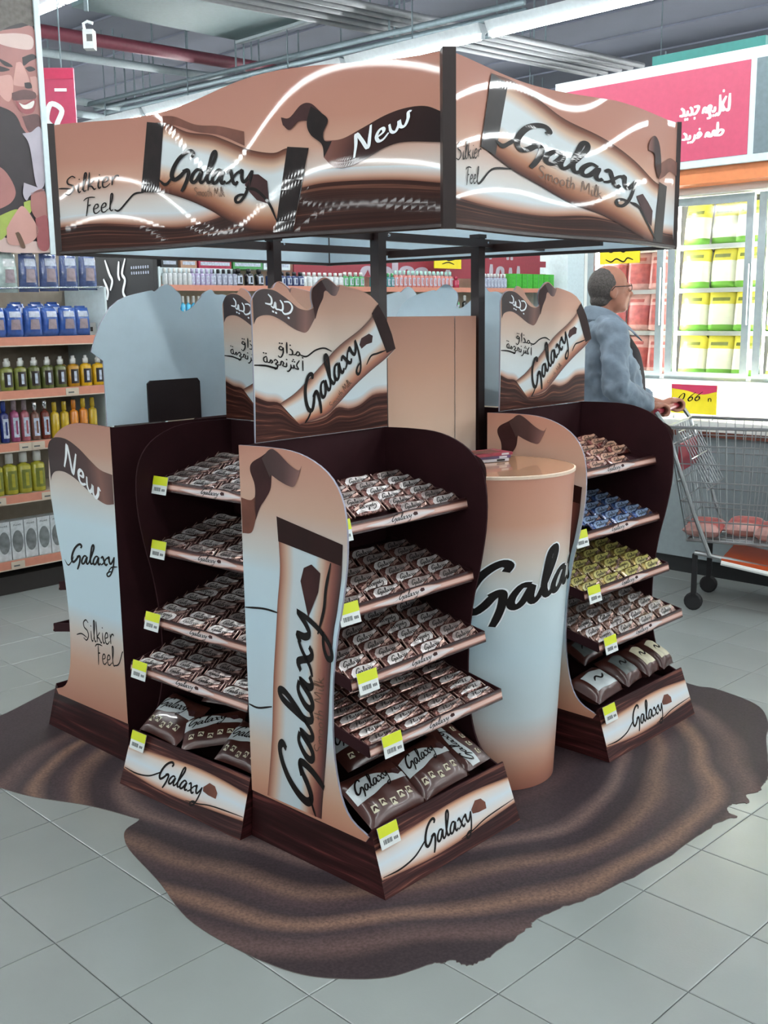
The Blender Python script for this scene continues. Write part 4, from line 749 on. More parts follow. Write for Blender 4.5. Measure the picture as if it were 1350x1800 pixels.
def bottle_parts(wd, dp, h, body, cap, lab=None, labc='print_silver', pump=False):
    b = MB(); hb = h*.72
    b.lathe([(.48, 0), (.5, hb*.04), (.5, hb*.9), (.42, hb*.97), (.2, hb), (.2, hb+h*.04)], 14, sx=wd, sy=dp); L = [('bottle_body', b.mesh('bottle_body', body, True))]
    c = MB(); c.lathe([(.22*wd, hb+h*.03), (.22*wd, h*.9), (.13*wd, h*.92), (.13*wd, h)] if pump else [(.27*wd, hb+h*.03), (.27*wd, h*.97), (.2*wd, h)], 10); L.append(('cap', c.mesh('cap', cap, True)))
    if lab:
        l = MB(); l.add([(wd*.5*math.sin(a)*1.02*s_, -dp*.5*math.cos(a)*1.02, hb*zz) for zz in (.15, .8) for a, s_ in ((-.7, 1), (-.35, 1), (0, 1), (.35, 1), (.7, 1))], [(i, i+1, i+6, i+5) for i in range(4)]); L.append(('label', l.mesh('label', lab, True)))
        q = MB(); q.add([(wd*.5*math.sin(a)*1.04, -dp*.5*math.cos(a)*1.04, hb*zz) for zz in (.25, .7) for a in (-.22, .0, .22)], [(0,1,4,3),(1,2,5,4)]); L.append(('label_text', q.mesh('label_text', labc, True)))
    return L
def bag_parts(wd, h, dp, body, lab):
    f = lambda sd: (lambda u, v: (u*wd/2*(1-.08*v), sd*dp/2*(max(0, 1-u**4)*max(0, 1-abs(v)**3))**.5, h/2+v*h/2))
    b = MB()
    for sd in (1, -1): b.strip([(-1,1),(1,1)], [(-1,-1),(1,-1)], f(sd), 11, 9)
    L = [('bag_body', b.mesh('bag_body', body, True))]
    f1 = lambda u, v: tuple(Vector(f(-1)(u, v))+Vector((0, -.002, 0)))
    q = MB(); q.strip([(-.6,.75),(.6,.75)], [(-.6,.35),(.6,.35)], f1, 6, 3); q.strip([(-.45,.2),(.45,.2)], [(-.5,-.5),(.5,-.5)], f1, 6, 3, 1); L.append(('label', q.mesh('label', [lab, 'print_flesh'])))
    hd = MB().box((-wd*.3, -.003, h*.98), (wd*.3, .003, h*1.06)); L.append(('hang_card', hd.mesh('hang_card', body)))
    return L
BLUEBAG = bag_parts(.108, .2, .06, 'plastic_slate', 'print_silver'); CLEARBAG = bag_parts(.108, .2, .06, 'plastic_clear', 'b_white')
for i in range(5):
    prod('blister_bag', CLEARBAG if i == 0 else BLUEBAG, ('clear blister pack hanging at the left end of the top row' if i == 0 else 'slate blue pack hanging %s in the top row of the left shelving' % ('', 'fourth from right', 'third from right', 'second from right', 'rightmost')[i]), 'pack', MG @ TR(.195+.12*i, .05, 1.632+.004*i), 'hanging packs of the left shelving')
BAG2 = bag_parts(.105, .155, .07, 'plastic_blue', 'print_silver')
for i, s in enumerate((.12, .225, .33, .435, .54, .63)):
    prod('blue_bag', BAG2, 'bright blue shiny bag on the upper salmon shelf, number %s from the left' % ('one', 'two', 'three', 'four', 'five', 'six')[i], 'bag', MG @ TR(s, .07+.01*(i % 2), 1.397, random.uniform(-8, 8)), 'blue bags of the left shelving')
for i, s in enumerate((.3, .42, .52)):
    prod('blue_bag', BAG2, 'bright blue bag stacked on the blue bags behind the hanging packs, %s' % ('left', 'middle', 'right')[i], 'bag', MG @ TR(s, .19, 1.42, 5), 'blue bags of the left shelving')
o = prod('small_box', [('box', MB().box((-.03,-.02,0),(.03,.02,.07)).mesh('box', 'cap_white')), ('print', MB().box((-.008,-.021,.02),(.008,-.0195,.045)).mesh('print', 'label_black'))], 'small cream box at the right end of the blue bag shelf', 'box', MG @ TR(.71, .12, 1.397), None)
OIL = {c: bottle_parts(.072, .05, .17, c, 'cap_white', 'label_black', 'print_silver', True) for c in ('oil_green', 'oil_olive', 'oil_amber', 'oil_yellow')}
oc = ['oil_green', 'oil_green', 'oil_olive', 'oil_olive', 'oil_olive', 'oil_amber', 'oil_yellow', 'oil_yellow', 'oil_amber']
NUM = ('first', 'second', 'third', 'fourth', 'fifth', 'sixth', 'seventh', 'eighth', 'ninth', 'tenth', 'eleventh', 'twelfth')
for i in range(8):
    prod('oil_bottle', OIL[oc[i]], '%s %s oil bottle with dark label, front row of the second salmon shelf' % (NUM[i], 'olive green' if i < 5 else 'amber yellow'), 'bottle', MG @ TR(.145+.0795*i, .045, 1.114), 'oil bottles of the left shelving')
    if i < 7: prod('oil_bottle', OIL[oc[i+1]], '%s %s oil bottle, back row of the second salmon shelf' % (NUM[i], 'olive green' if i < 4 else 'amber yellow'), 'bottle', MG @ TR(.185+.0795*i, .11, 1.114), 'oil bottles of the left shelving')
SPR = [('spray_blue', 'cap_white', .22), ('spray_navy', 'spray_blue', .225), ('spray_pink', 'print_flesh', .23), ('spray_rose', 'print_flesh', .225), ('spray_clear', 'chrome', .21), ('spray_red', 'chrome', .215), ('spray_lemon', 'spray_lemon', .2), ('spray_lemon', 'spray_lemon', .2), ('spray_orange', 'spray_orange', .205), ('spray_orange', 'spray_lemon', .21), ('spray_lemon', 'spray_lemon', .21)]
SN = ('blue', 'navy', 'pink', 'rose', 'brown', 'dark red', 'lemon', 'lemon', 'orange', 'orange', 'lemon')
for i, (c, k, h) in enumerate(SPR):
    prod('spray_bottle', bottle_parts(.05, .05, h, c, k, 'print_silver' if i < 6 else None, c), '%s spray bottle, %s from the left on the third salmon shelf' % (SN[i], NUM[i]), 'bottle', MG @ TR(.055+.06*i, .055, .834), 'spray bottles of the left shelving')
GEL = bottle_parts(.081, .075, .225, 'gel_lime', 'cap_white', 'oil_green', 'gel_lime')
for i in range(4): prod('gel_bottle', GEL, '%s lime gel bottle with white cap on the fourth salmon shelf' % NUM[i], 'bottle', MG @ TR(.045+.082*i, .06, .55), 'gel bottles of the left shelving')
mat('oval_grey', '#6c7272', .5, var=.35, scale=30)
ov = MB().fill([(.032*math.cos(a*math.pi/12), .1+.062*math.sin(a*math.pi/12)) for a in range(24)], lambda x, y: (x, -.0405, y)).mesh('oval_window', 'oval_grey')
bx = [('carton', MB().box((-.037,-.04,0),(.037,.04,.215)).mesh('carton', 'b_white')), ('oval_window', ov), ('lettering', hand('nuxe', lambda x, z: (x, -.0407, z), (-.022,.188), (.0125,0), (0,.008), .22).mesh('lettering', 'barcode'))]
for i in range(5): prod('white_carton', bx, '%s white carton with grey oval on the lowest salmon shelf' % NUM[i], 'box', MG @ TR(.045+.079*i, .06, .19), 'white cartons of the left shelving')
# big photo poster on top of the left shelving
t = thing('photo_poster', 'huge poster of a laughing man in white shirt above the left shelving', 'poster', MG)
mat('skin_print', '#9a6560', .4, var=.12, scale=6); mat('skin_light_print', '#b98a82', .4, var=.08, scale=6); mat('skin_pale_print', '#c2a9a2', .4, var=.08, scale=6); mat('stubble_print', '#5a3a3a', .45, var=.2, scale=20); mat('hair_print', '#55504a', .5, var=.4, scale=30); mat('dark_print', '#241a20', .45, var=.3, scale=8); mat('shirt_print', '#a9a3ae', .45, var=.1, scale=8); mat('teeth_print', '#d8d2cc', .4); mat('lip_print', '#8d4448', .4); mat('green_print', '#97a84a', .45)
MB().box((-.95, .0, 1.84), (.425, .03, 3.9)).build('board', 'dark_print', t); MB().box((.425, -.012, 1.835), (.455, .04, 3.92)).build('edge_post', 'sign_white', t)
PL = lambda k: (lambda x, z: (x, -.001*k, z))
def pf(nm, pts, m, k): MB().fill([tuple(p) for p in cr(pts+[pts[0]], 40)[:-1]], PL(k)).build(nm, m, t)
for nm, P_, m_, k_ in (('face_print', [(.19,2.93),(.33,2.97),(.423,2.98),(.424,2.75),(.424,2.49),(.353,2.45),(.314,2.48),(.271,2.55),(.15,2.6)], 'skin_print', 1),
    ('hair_print', [(.1,3.09),(.1,3.6),(.42,3.6),(.422,3.13),(.423,3.0),(.357,3.0),(.282,2.97),(.2,2.94)], 'hair_print', 2), ('forehead_print', [(.2,2.92),(.328,2.945),(.408,2.94),(.4,2.88),(.307,2.87),(.22,2.88)], 'skin_pale_print', 2),
    ('brow_print', [(.2,2.81),(.268,2.79),(.285,2.775),(.243,2.775)], 'dark_print', 3), ('brow_print', [(.343,2.83),(.401,2.855),(.424,2.84),(.383,2.815),(.348,2.79)], 'dark_print', 3),
    ('eye_print', [(.21,2.77),(.249,2.765),(.268,2.757),(.214,2.742)], 'dark_print', 3), ('eye_print', [(.355,2.78),(.388,2.792),(.414,2.78),(.378,2.765)], 'dark_print', 3), ('cheek_print', [(.21,2.72),(.275,2.73),(.28,2.66),(.25,2.6),(.2,2.64)], 'skin_light_print', 2), ('cheek_print', [(.38,2.74),(.42,2.74),(.42,2.66),(.395,2.66)], 'skin_light_print', 2),
    ('nose_print', [(.308,2.8),(.34,2.8),(.374,2.72),(.355,2.69),(.298,2.685),(.284,2.7)], 'skin_light_print', 3), ('nostril_print', [(.345,2.705),(.378,2.71),(.385,2.685),(.35,2.68)], 'dark_print', 4),
    ('moustache_print', [(.271,2.645),(.338,2.67),(.402,2.665),(.4,2.632),(.334,2.62),(.276,2.61)], 'stubble_print', 3), ('mouth_print', [(.285,2.612),(.332,2.6),(.4,2.632),(.389,2.57),(.345,2.55),(.305,2.565)], 'lip_print', 4), ('teeth_print', [(.304,2.602),(.34,2.595),(.392,2.622),(.378,2.585),(.331,2.575)], 'teeth_print', 5),
    ('chin_print', [(.319,2.535),(.411,2.555),(.42,2.49),(.353,2.46)], 'stubble_print', 2), ('dark_hair_print', [(.1,2.58),(.201,2.57),(.279,2.54),(.313,2.46),(.317,2.32),(.325,2.21),(.289,2.18),(.243,2.11),(.1,2.05)], 'dark_print', 5),
    ('shirt_print', [(.312,2.45),(.36,2.46),(.423,2.48),(.424,2.22),(.373,2.19),(.348,2.39)], 'shirt_print', 4), ('cheek_print', [(.1,2.3),(.2,2.25),(.25,2.15),(.2,2.08),(.1,2.07)], 'skin_print', 6),
    ('cuff_print', [(.3,2.2),(.381,2.18),(.414,2.17),(.336,2.14),(.309,2.11),(.291,2.14)], 'shirt_print', 6), ('forearm_print', [(.337,2.15),(.414,2.17),(.424,2.03),(.36,2.02),(.33,2.07)], 'skin_print', 6), ('lower_print', [(.1,1.93),(.25,1.9),(.358,1.9),(.42,1.88),(.42,1.845),(.1,1.845)], 'skin_pale_print', 3),
    ('hand_print', [(.182,1.96),(.23,2.03),(.282,2.08),(.335,2.02),(.363,1.95),(.307,1.89),(.192,1.88)], 'skin_light_print', 7), ('drink_print', [(.351,2.02),(.422,2.03),(.42,1.87),(.357,1.87)], 'lip_print', 7), ('blouse_print', [(.1,2.0),(.239,2.06),(.253,2.03),(.146,1.9)], 'green_print', 6), ('blouse_print', [(.292,2.1),(.334,2.11),(.334,2.06),(.294,2.03)], 'green_print', 5),
    ('spoon_print', [(.229,1.94),(.254,1.94),(.281,1.87),(.256,1.87)], 'gold_ink', 8)): pf(nm, P_, m_, k_)
# red hanging sign behind the poster
MS = TR(-2.36, 7.5, 0, 4)
t = thing('hanging_sign', 'tall red hanging sign with white lettering behind the photo poster', 'sign', MS)
MB().box((-.5, 0, 2.25), (.33, .03, 3.13)).build('board', 'sign_red', t)
MB().box((-.5, -.002, 3.06), (.33, .0, 3.12)).build('top_fade', 'sign_pink', t)
S1 = lambda x, z: (x, -.004, z)
m = MB()
for P in ([(.2,2.74),(.14,2.8),(.17,2.9),(.24,2.86),(.2,2.76),(.24,2.72),(.22,2.58),(.12,2.5)], [(.02,2.36),(.06,2.62),(.16,2.6),(.14,2.5),(.06,2.46)], [(.16,2.44),(.2,2.52),(.26,2.5)], [(.02,2.1),(.08,2.2),(.05,2.3)], [(.1,2.0),(.05,2.1),(.12,2.2),(.1,2.3)]): m.stroke(P, .034, S1)
m.build('white_lettering', 'ink_white', t); MB().box((.2, -.003, 2.98), (.28, -.001, 3.0)).build('small_lettering', 'ink_white', t)
for x in (-.35, .25): MB().box((x-.004, .01, 3.13), (x+.004, .018, 4.6)).build('hanger', 'steel_grey', t)
t = thing('yellow_card', 'yellow handwritten card between the photo poster and the canopy corner', 'price card', TR(-2.24, 7.497, 0, 4)); MB().box((-.1, 0, 1.95), (.08, .01, 2.33)).build('card', 'sign_yellow', t)
m = MB()
for z in (2.05, 2.13, 2.22): m.stroke([(.0,z),(.03,z+.04),(.05,z-.02),(.07,z+.03)], .008, lambda x, y: (x, -.002, y))
m.build('handwriting', 'ink', t)
# security camera on a drop pole
t = thing('ceiling_camera', 'small white device hanging from the ceiling beside the photo poster', 'camera', TR(-1.53, 6.0, 0))
MB().box((-.01, -.01, 3.08), (.01, .01, 4.6)).build('drop_pole', 'steel_grey', t); MB().box((-.02, -.03, 2.89), (.035, .03, 2.985)).build('housing', 'ink_white', t)
MB().tube([(-.015, 0, 2.98), (-.02, 0, 3.02), (.0, 0, 3.03), (.03, 0, 3.02)], .008, 8).build('bracket', 'ink_white', t); MB().box((.0, -.0315, 2.925), (.03, -.0295, 2.96)).build('lens', 'cap_black', t)
# ------------------------------------------------------------------ far shelving behind the island
MBK = Matrix.Translation((-1.9, 9.0, 0)) @ Matrix.Rotation(R(45.8), 4, 'Z')
g = thing('shelving_unit', 'far shop shelving behind the canopy poles with rows of bottles and red banner', 'shelving', MBK)
MB().box((.08, .5, 0), (6.0, .53, 2.0)).build('back_panel', 'shelf_cream', g); MB().box((.08, .0, 0), (.1, 1.0, 1.9)).build('end_upright', 'sign_white', g); MB().box((.08, .05, 0), (6.0, .5, .12)).build('plinth', 'shelf_dark', g)
for z in (1.75, 1.43, 1.1, .75, .4):
    s = MB().box((.1, .006, z-.03), (6.0, .5, z)).build('shelf', 'shelf_cream', g); MB().box((.1, -.006, z-.045), (6.0, .005, z+.003)).build('shelf_edge', 'shelf_salmon', s)
MB().box((.1, .12, 1.83), (.95, .13, 1.9)).build('light_box', 'sign_white', g)
t = thing('end_panel', 'black advertising end panel with white lettering and green foot beside the far shelving', 'panel', MBK)
MB().box((.03, .0, .9), (.07, .92, 2.1)).build('black_board', 'poster_black', t); MB().box((.03, .0, .0), (.07, .92, .9)).build('lower_board', 'shelf_dark', t)
MB().box((.025, .0, 1.35), (.03, .92, 1.48)).build('green_strip', 'poster_green', t)
mm = MB(); E1 = lambda y, z: (.024, y, z)
for P in ([(.72,1.98),(.66,1.86),(.62,1.8),(.66,1.72)], [(.76,1.82),(.7,1.72),(.72,1.64)], [(.5,1.96),(.52,1.85),(.5,1.8)], [(.4,1.98),(.46,1.86),(.42,1.8),(.46,1.7),(.4,1.62),(.44,1.56)]): mm.stroke(P, .03, E1)
mm.build('white_figure_print', 'ink_white', t); mm = MB()
for r_ in range(2):
    for i in range(8): mm.stroke([(.32-i*.035,1.9-r_*.045),(.30-i*.035,1.9-r_*.045)], .024, E1)
mm.build('white_lettering', 'print_silver', t)
mat('pack_tan', '#b08a70', .5)
GRP = [(.18, .43, 6, 'b_white', 'cap_white', .14, 'white bottle'), (.46, .67, 5, 'b_lilac', 'b_lilac', .14, 'lilac bottle'), (.68, .92, 5, 'b_grey', 'cap_black', .14, 'black capped glass bottle'), (.96, 1.2, 3, 'b_black', 'cap_black', .15, 'black bottle'), (1.32, 1.7, 6, 'b_navy', 'cap_black', .13, 'navy bottle'), (1.74, 2.22, 8, 'b_white', 'cap_white', .13, 'plain white tub'), (2.28, 2.5, 4, 'b_green', 'cap_white', .14, 'green bottle'), (2.66, 2.95, 6, 'b_teal', 'b_green', .14, 'teal bottle'),
       (3.0, 3.86, 14, 'b_salmon', 'b_mint', .17, 'salmon pack with pale top'), (3.92, 4.0, 1, 'b_red', 'b_red', .12, 'red jar'), (4.26, 4.32, 1, 'b_navy', 'b_navy', .12, 'dark blue jar'), (4.4, 4.82, 8, 'b_grey', 'cap_white', .16, 'striped grey can')]
for s0, s1, n, c, k, h, lab in GRP:
    wd = min((s1-s0)/max(1, n-1) if n > 1 else .08, .09)*.94; P = bottle_parts(wd, wd, h, c, k, 'print_silver' if n > 1 and c != 'b_white' else None, c)
    for i in range(n): prod('shelf_bottle', P, '%s, %s from its left, top shelf of far shelving' % (lab, (NUM+('thirteenth', 'fourteenth'))[i]), 'bottle', MBK @ TR(s0+(s1-s0)*(i/(n-1) if n > 1 else .5), .06, 1.752), lab+'s on the far shelving')
for i in range(4): prod('green_box', [('carton', MB().box((-.1,-.05,0),(.1,.05,.165)).mesh('carton', 'b_lime')), ('seam', MB().box((-.004,-.0515,0),(.004,-.0495,.165)).mesh('seam', 'poster_green'))], '%s bright green carton at the right end of the far top shelf' % NUM[i], 'box', MBK @ TR(4.98+.215*i, .06, 1.752), 'green cartons on the far shelving')
SKY = bottle_parts(.045, .045, .23, 'b_sky', 'cap_white', 'b_sky', 'cap_white')
for i in range(8): prod('sky_bottle', SKY, '%s sky blue bottle with white cap behind the white header card' % NUM[i], 'bottle', MBK @ TR(.24+.056*i, .06, 1.432), 'sky blue bottles on the far shelving')
MIX = [bottle_parts(.06, .06, .24, c, 'cap_white', 'print_silver', c) for c in ('b_black', 'b_teal', 'b_grey', 'b_green')]
for i in range(18): prod('dark_bottle', MIX[i % 4], '%s %s bottle from the left on the second shelf of the far shelving' % (NUM[i//4], ('black', 'teal', 'grey', 'green')[i % 4]), 'bottle', MBK @ TR(2.55+.13*i, .06, 1.432), '%s second shelf bottles' % ('black', 'teal', 'grey', 'green')[i % 4])
t = thing('banner', 'long crimson banner with white lettering above the far shelving', 'sign', MBK)
MB().box((1.75, .2, 1.86), (5.7, .22, 2.45)).build('board', 'sign_crimson', t); SB = lambda x, z: (x, .197, z)
arab('wishes', SB, (4.45, 1.9), (.19, 0), (0, .105), .36).build('white_lettering', 'shirt_print', t); arab('shopping', SB, (2.65, 1.86), (.26, 0), (0, .1), .36).build('white_lettering', 'shirt_print', t)
for i in range(4): MB().box((5.7, .2, 1.86+.15*i), (5.82, .22, 1.93+.15*i)).build('ragged_end', 'sign_crimson', t)
t = thing('yellow_card', 'yellow handwritten card hanging in front of the crimson banner by the dark pole', 'price card', MBK @ TR(3.82, .05, 0)); MB().box((-.22, 0, 1.955), (.22, .01, 2.09)).build('card', 'sign_yellow', t)
m = MB(); m.stroke([(-.15,2.05),(-.05,2.07),(.0,2.04),(.15,2.06)], .014, lambda x, y: (x, -.002, y)); m.stroke([(-.1,2.0),(.0,2.02),(.1,2.0)], .012, lambda x, y: (x, -.002, y)); m.build('handwriting', 'ink', t)
o = MB().box((5.85, -.1, 0), (6.2, .4, 3.2)).build('pillar', 'sign_white'); o.matrix_basis = MBK; tag(o, 'pale bluish pillar at the end of the crimson banner', 'pillar')
for i, (s0, s1, z1, c, lab) in enumerate(((.25, .42, 2.02, 'cap_black', 'dark grey storage box on top of the far shelving'), (.45, .62, 2.02, 'pack_tan', 'tan storage box on top of the far shelving'), (.64, 1.0, 2.02, 'b_red', 'red storage carton on top of the far shelving'), (1.02, 1.36, 2.02, 'poster_green', 'dark green storage carton on top of the far shelving'), (1.38, 1.7, 2.0, 'sign_white', 'white storage carton on top of the far shelving'))):
    o = MB().box((s0, .2, 1.905), (s1, .48, z1+.12)).build('storage_box', c); o.matrix_basis = MBK; tag(o, lab, 'box', 'boxes on top of the far shelving'); MB().box((s0+.02, .198, 1.93), (s1-.02, .2, 1.96)).build('print_line', 'print_silver', o)
# ------------------------------------------------------------------ freezer on the right: local x along ED, y away from the aisle
MZ = Matrix.Translation((2.08, 5.6, 0)) @ Matrix(((ED.x, GD.x, 0), (ED.y, GD.y, 0), (0, 0, 1))).to_4x4()
mat('freezer_grey', '#8d989b', .4, metal=.2, var=.05); mat('freezer_white', '#d9dcd8', .5, var=.02); mat('freezer_frame', '#93a0a3', .35, metal=.3); mat('freezer_dark', '#232527', .6)
mat('led', (1, .98, .92), .5, emis=LED, var=0)
m, t, b = _base('pane', .05, 0, 0); tr = t.nodes.new('ShaderNodeBsdfTransparent'); tr.inputs[0].default_value = (.96, .97, .97, 1); gl = t.nodes.new('ShaderNodeBsdfGlossy'); gl.inputs['Roughness'].default_value = .05
mxs = t.nodes.new('ShaderNodeMixShader'); fr = t.nodes.new('ShaderNodeFresnel'); fr.inputs[0].default_value = 1.45
t.links.new(fr.outputs[0], mxs.inputs[0]); t.links.new(tr.outputs[0], mxs.inputs[1]); t.links.new(gl.outputs[0], mxs.inputs[2]); t.links.new(mxs.outputs[0], t.nodes['Material Output'].inputs[0])
fz = thing('freezer', 'combined freezer with open chest below and lit glass door cabinet above', 'freezer', MZ)
X0, X1 = -1.2, 1.62
MB().box((X0, .04, 0), (X1, .6, .1)).build('kick_plate', 'freezer_dark', fz)
b = MB(); b.box((X0, 0, .1), (X1, .05, .83)); b.box((X0, .05, .1), (X1, .62, .5)); b.box((X1-.04, .05, .5), (X1, .62, .83)); b.box((X0, .58, .5), (X1, .62, 1.02)); b.build('chest', 'freezer_grey', fz)
MB().box((X0, .051, .5), (X1-.041, .579, .505)).build('chest_floor', 'freezer_white', fz); MB().box((X0, .565, .505), (X1-.04, .579, 1.0)).build('chest_liner', 'freezer_white', fz)
MB().box((X0, -.012, .83), (X1, .06, .885)).build('chest_rim', 'freezer_white', fz); MB().box((X0, -.02, .8), (X1, -.0125, .828)).build('bumper', 'cocoa_mid', fz)
MB().tube([(X0, .5, .99), (X1-.05, .5, .99)], .012, 8).build('chest_lamp', 'led', fz)
b = MB(); b.box((X0, 1.1, 1.0), (X1, 1.14, 2.22)); b.box((X0, .6, 1.0), (X1, 1.1, 1.06)); b.box((X0, .6, 2.16), (X1, 1.1, 2.22)); b.box((X1-.03, .6, 1.06), (X1, 1.1, 2.16)); b.build('cabinet', 'freezer_white', fz)
DO = [(1.03, 1.58), (.46, 1.0), (-.11, .43), (-.68, -.14)]
for a, c in DO:
    d = MB(); z0, z1 = 1.07, 2.15; w_ = .045
    d.box((a, .575, z0), (a+w_, .6, z1)); d.box((c-w_, .575, z0), (c, .6, z1)); d.box((a+w_, .575, z0), (c-w_, .6, z0+w_)); d.box((a+w_, .575, z1-w_), (c-w_, .6, z1))
    q = d.build('door_frame', 'freezer_frame', fz); MB().box((a+w_, .586, z0+w_), (c-w_, .59, z1-w_)).build('glass_pane', 'pane', q)
    MB().box((a+.006, .55, 1.4), (a+.02, .575, 1.75)).build('handle', 'freezer_frame', q)
    MB().tube([(c-.02, .66, 1.1), (c-.02, .66, 2.12)], .012, 8).build('door_lamp', 'led', fz)
    for z in (1.09, 1.36, 1.62, 1.88): MB().box((a+.01, .66, z-.025), (c+.01, 1.09, z)).build('wire_shelf', 'freezer_white', fz)
MB().box((X0, .56, 1.0), (X1, .6, 1.068)).build('sill', 'freezer_frame', fz)
MB().box((X0, .5, 2.16), (X1, .62, 2.2)).build('head_rail', 'freezer_white', fz)
mat('bag_yellow', '#dcd24a', .4, var=.12, scale=14); mat('bag_pale', '#e6e6d2', .4, var=.08, scale=14); mat('bag_green', '#6fae3c', .4, var=.1, scale=14); mat('pack_pink', '#c79a92', .4, var=.25, scale=20); mat('pack_red', '#b35a55', .4, var=.3, scale=25)
def fbag(kind):
    f = lambda sd: (lambda u, v: (u*.092, sd*.045*(max(0, 1-u**4)*max(0, 1-abs(v)**3))**.5, .122+v*.122)); bb = MB()
    mats = ['bag_yellow', 'bag_pale', 'bag_green'] if kind == 'veg' else ['pack_pink', 'pack_red', 'pack_pink']
    for sd in (-1, 1):
        for lo, hi, mi in ((-1, -.72, 2), (-.72, .3, 1), (.3, 1, 0)): bb.strip([(-1,hi),(1,hi)], [(-1,lo),(1,lo)], f(sd), 9, 4, mi)
    q = MB(); q.strip([(-.6,.62),(.6,.62)], [(-.6,.45),(.6,.45)], lambda u, v: tuple(Vector(f(-1)(u, v))+Vector((0, -.002, 0))), 8, 2)
    return [('bag_body', bb.mesh('bag_body', mats, True)), ('brand_print', q.mesh('brand_print', 'oil_green' if kind == 'veg' else 'pack_red', True))]
VEG = fbag('veg'); PNK = fbag('meat'); SHN = ('lowest', 'second', 'third', 'top')
for di, (a, c) in enumerate(DO[:3]):
    for si, z in enumerate((1.092, 1.362, 1.622, 1.882)):
        for i in range(3):
            kd = PNK if di == 0 else VEG
            prod('frozen_bag', kd, '%s frozen bag, %s from the left on the %s freezer shelf, %s door' % ('pink' if di == 0 else 'yellow and white', NUM[i], SHN[si], ('left', 'middle', 'right')[di]), 'frozen food', MZ @ TR(c-.1-.175*i, .74+.02*(i % 2), z, 180+random.uniform(-8, 8)) @ Matrix.Rotation(R(180), 4, 'Z') @ Matrix.Rotation(R(-8), 4, 'X'), 'frozen bags in the freezer')
# sign over the freezer
MZ2 = MZ @ Matrix.Translation((0, .3, 0))
t = thing('freezer_sign', 'large red fascia sign with white lettering and border above the freezer', 'sign', MZ2)
MB().box((-1.0, 0, 2.285), (1.66, .04, 2.875)).build('white_frame', 'sign_white', t); MB().box((.385, -.004, 2.325), (1.6, 0, 2.815)).build('red_field', 'sign_red', t)
MB().box((-1.0, -.004, 2.325), (.35, 0, 2.815)).build('picture_field', 'steel_grey', t); MB().box((-.6, -.006, 2.325), (.25, -.004, 2.815)).build('glass_picture', 'label_blue', t); MB().box((-.5, -.008, 2.325), (.05, -.006, 2.7)).build('drink_picture', 'spray_red', t)
MB().box((-1.0, .04, 2.2), (1.66, .3, 2.285)).build('orange_band', 'sign_orange', t); MB().box((.32, .02, 2.876), (1.0, .05, 2.93)).build('teal_board', 'sign_teal', t); MB().box((-1, .26, 2.286), (1.66, .3, 2.8)).build('back_board', 'sign_white', t)
SZ = lambda x, z: (-x, -.006, z)
arab('everyday', SZ, (-.80, 2.57), (.068, 0), (0, .058), .26).build('white_lettering', 'ink_white', t); arab('taste', SZ, (-.78, 2.44), (.068, 0), (0, .05), .26).build('white_lettering', 'ink_white', t)
t = thing('price_sign', 'yellow and pink price sign standing on the freezer chest', 'price sign', MZ @ TR(.645, .3, 0))
MB().box((-.145, 0, .89), (.145, .006, 1.06)).build('card', 'sign_yellow', t); MB().strip([(-.145,1.06),(.145,1.06)], [(-.145,1.025),(-.05,1.005),(.05,1.025),(.145,1.035)], lambda x, z: (x, -.001, z), 12, 2).build('pink_header', 'sign_pink', t)
q = hand('0.66', lambda x, z: (-x, -.002, z), (-.11, .955), (.04, .004), (.012, .026), .2); q.build('price_handwriting', 'ink', t); hand('n', lambda x, z: (-x, -.002, z), (.09, .965), (.03, .0), (.0, .02), .2).build('unit_handwriting', 'ink', t)
MB().box((-.13, -.004, .83), (-.12, .0, .89)).build('clip', 'chrome', t); MB().box((.12, -.004, .83), (.13, .0, .89)).build('clip', 'chrome', t); MB().box((-.16, -.03, .8), (.16, .04, .83)).build('foot', 'pane', t)
t = thing('yellow_card', 'yellow handwritten card on the glass door above the man', 'price card', MZ @ TR(1.33, .555, 0)); MB().box((-.145, 0, 1.785), (.145, .006, 1.885)).build('card', 'sign_yellow', t)
m = MB()
for z in (1.865, 1.805): m.stroke([(-.1,z),(-.06,z+.012),(-.03,z-.01),(.02,z+.01),(.06,z-.008),(.1,z+.008)], .009, lambda x, y: (x, -.002, y))
m.build('handwriting', 'ink', t)
# ------------------------------------------------------------------ shopping cart: local x forwards
CD = R(-28); MCt = Matrix.Translation((1.47, 5.47, 0)) @ Matrix.Rotation(CD, 4, 'Z')
ct = thing('shopping_cart', 'wire shopping cart in front of the freezer pushed by the man', 'shopping cart', MCt)
mat('wire', '#9ea3a4', .3, metal=.8); mat('cart_red', '#8e2a38', .4); mat('cart_orange', '#b5491c', .4); mat('rubber', '#1c1c1e', .6)
MB().tube([(0, -.26, 1.0), (0, .26, 1.0)], .016, 10).build('handle', 'cart_red', ct)
for s in (-1, 1):
    MB().tube([(0, s*.26, 1.0), (.05, s*.27, .93), (.2, s*.25, .5), (.28, s*.24, .3)], .011, 8).build('handle_arm', 'wire', ct)
def rim(z):   # half width and x range of the basket at height z
    k = (z-.36)/(.93-.36); return .20+.07*k, .16-.1*k, .72+.16*k
bk = MB()
for z in (.93, .84, .75, .66, .56, .46, .36):
    h, a, c = rim(z); r = .008 if z in (.93, .36) else .0035
    bk.tube([(a, -h, z), (c, -h*.8, z), (c, h*.8, z), (a, h, z), (a, -h, z)], r, 6)
h0, a0, c0_ = rim(.36); h1, a1, c1_ = rim(.93)
for i in range(19):
    k = i/18
    for s in (-1, 1): bk.tube([(a0+(c0_-a0)*k, s*h0*(1-.2*k), .36), (a1+(c1_-a1)*k, s*h1*(1-.2*k), .93)], .0025, 4)
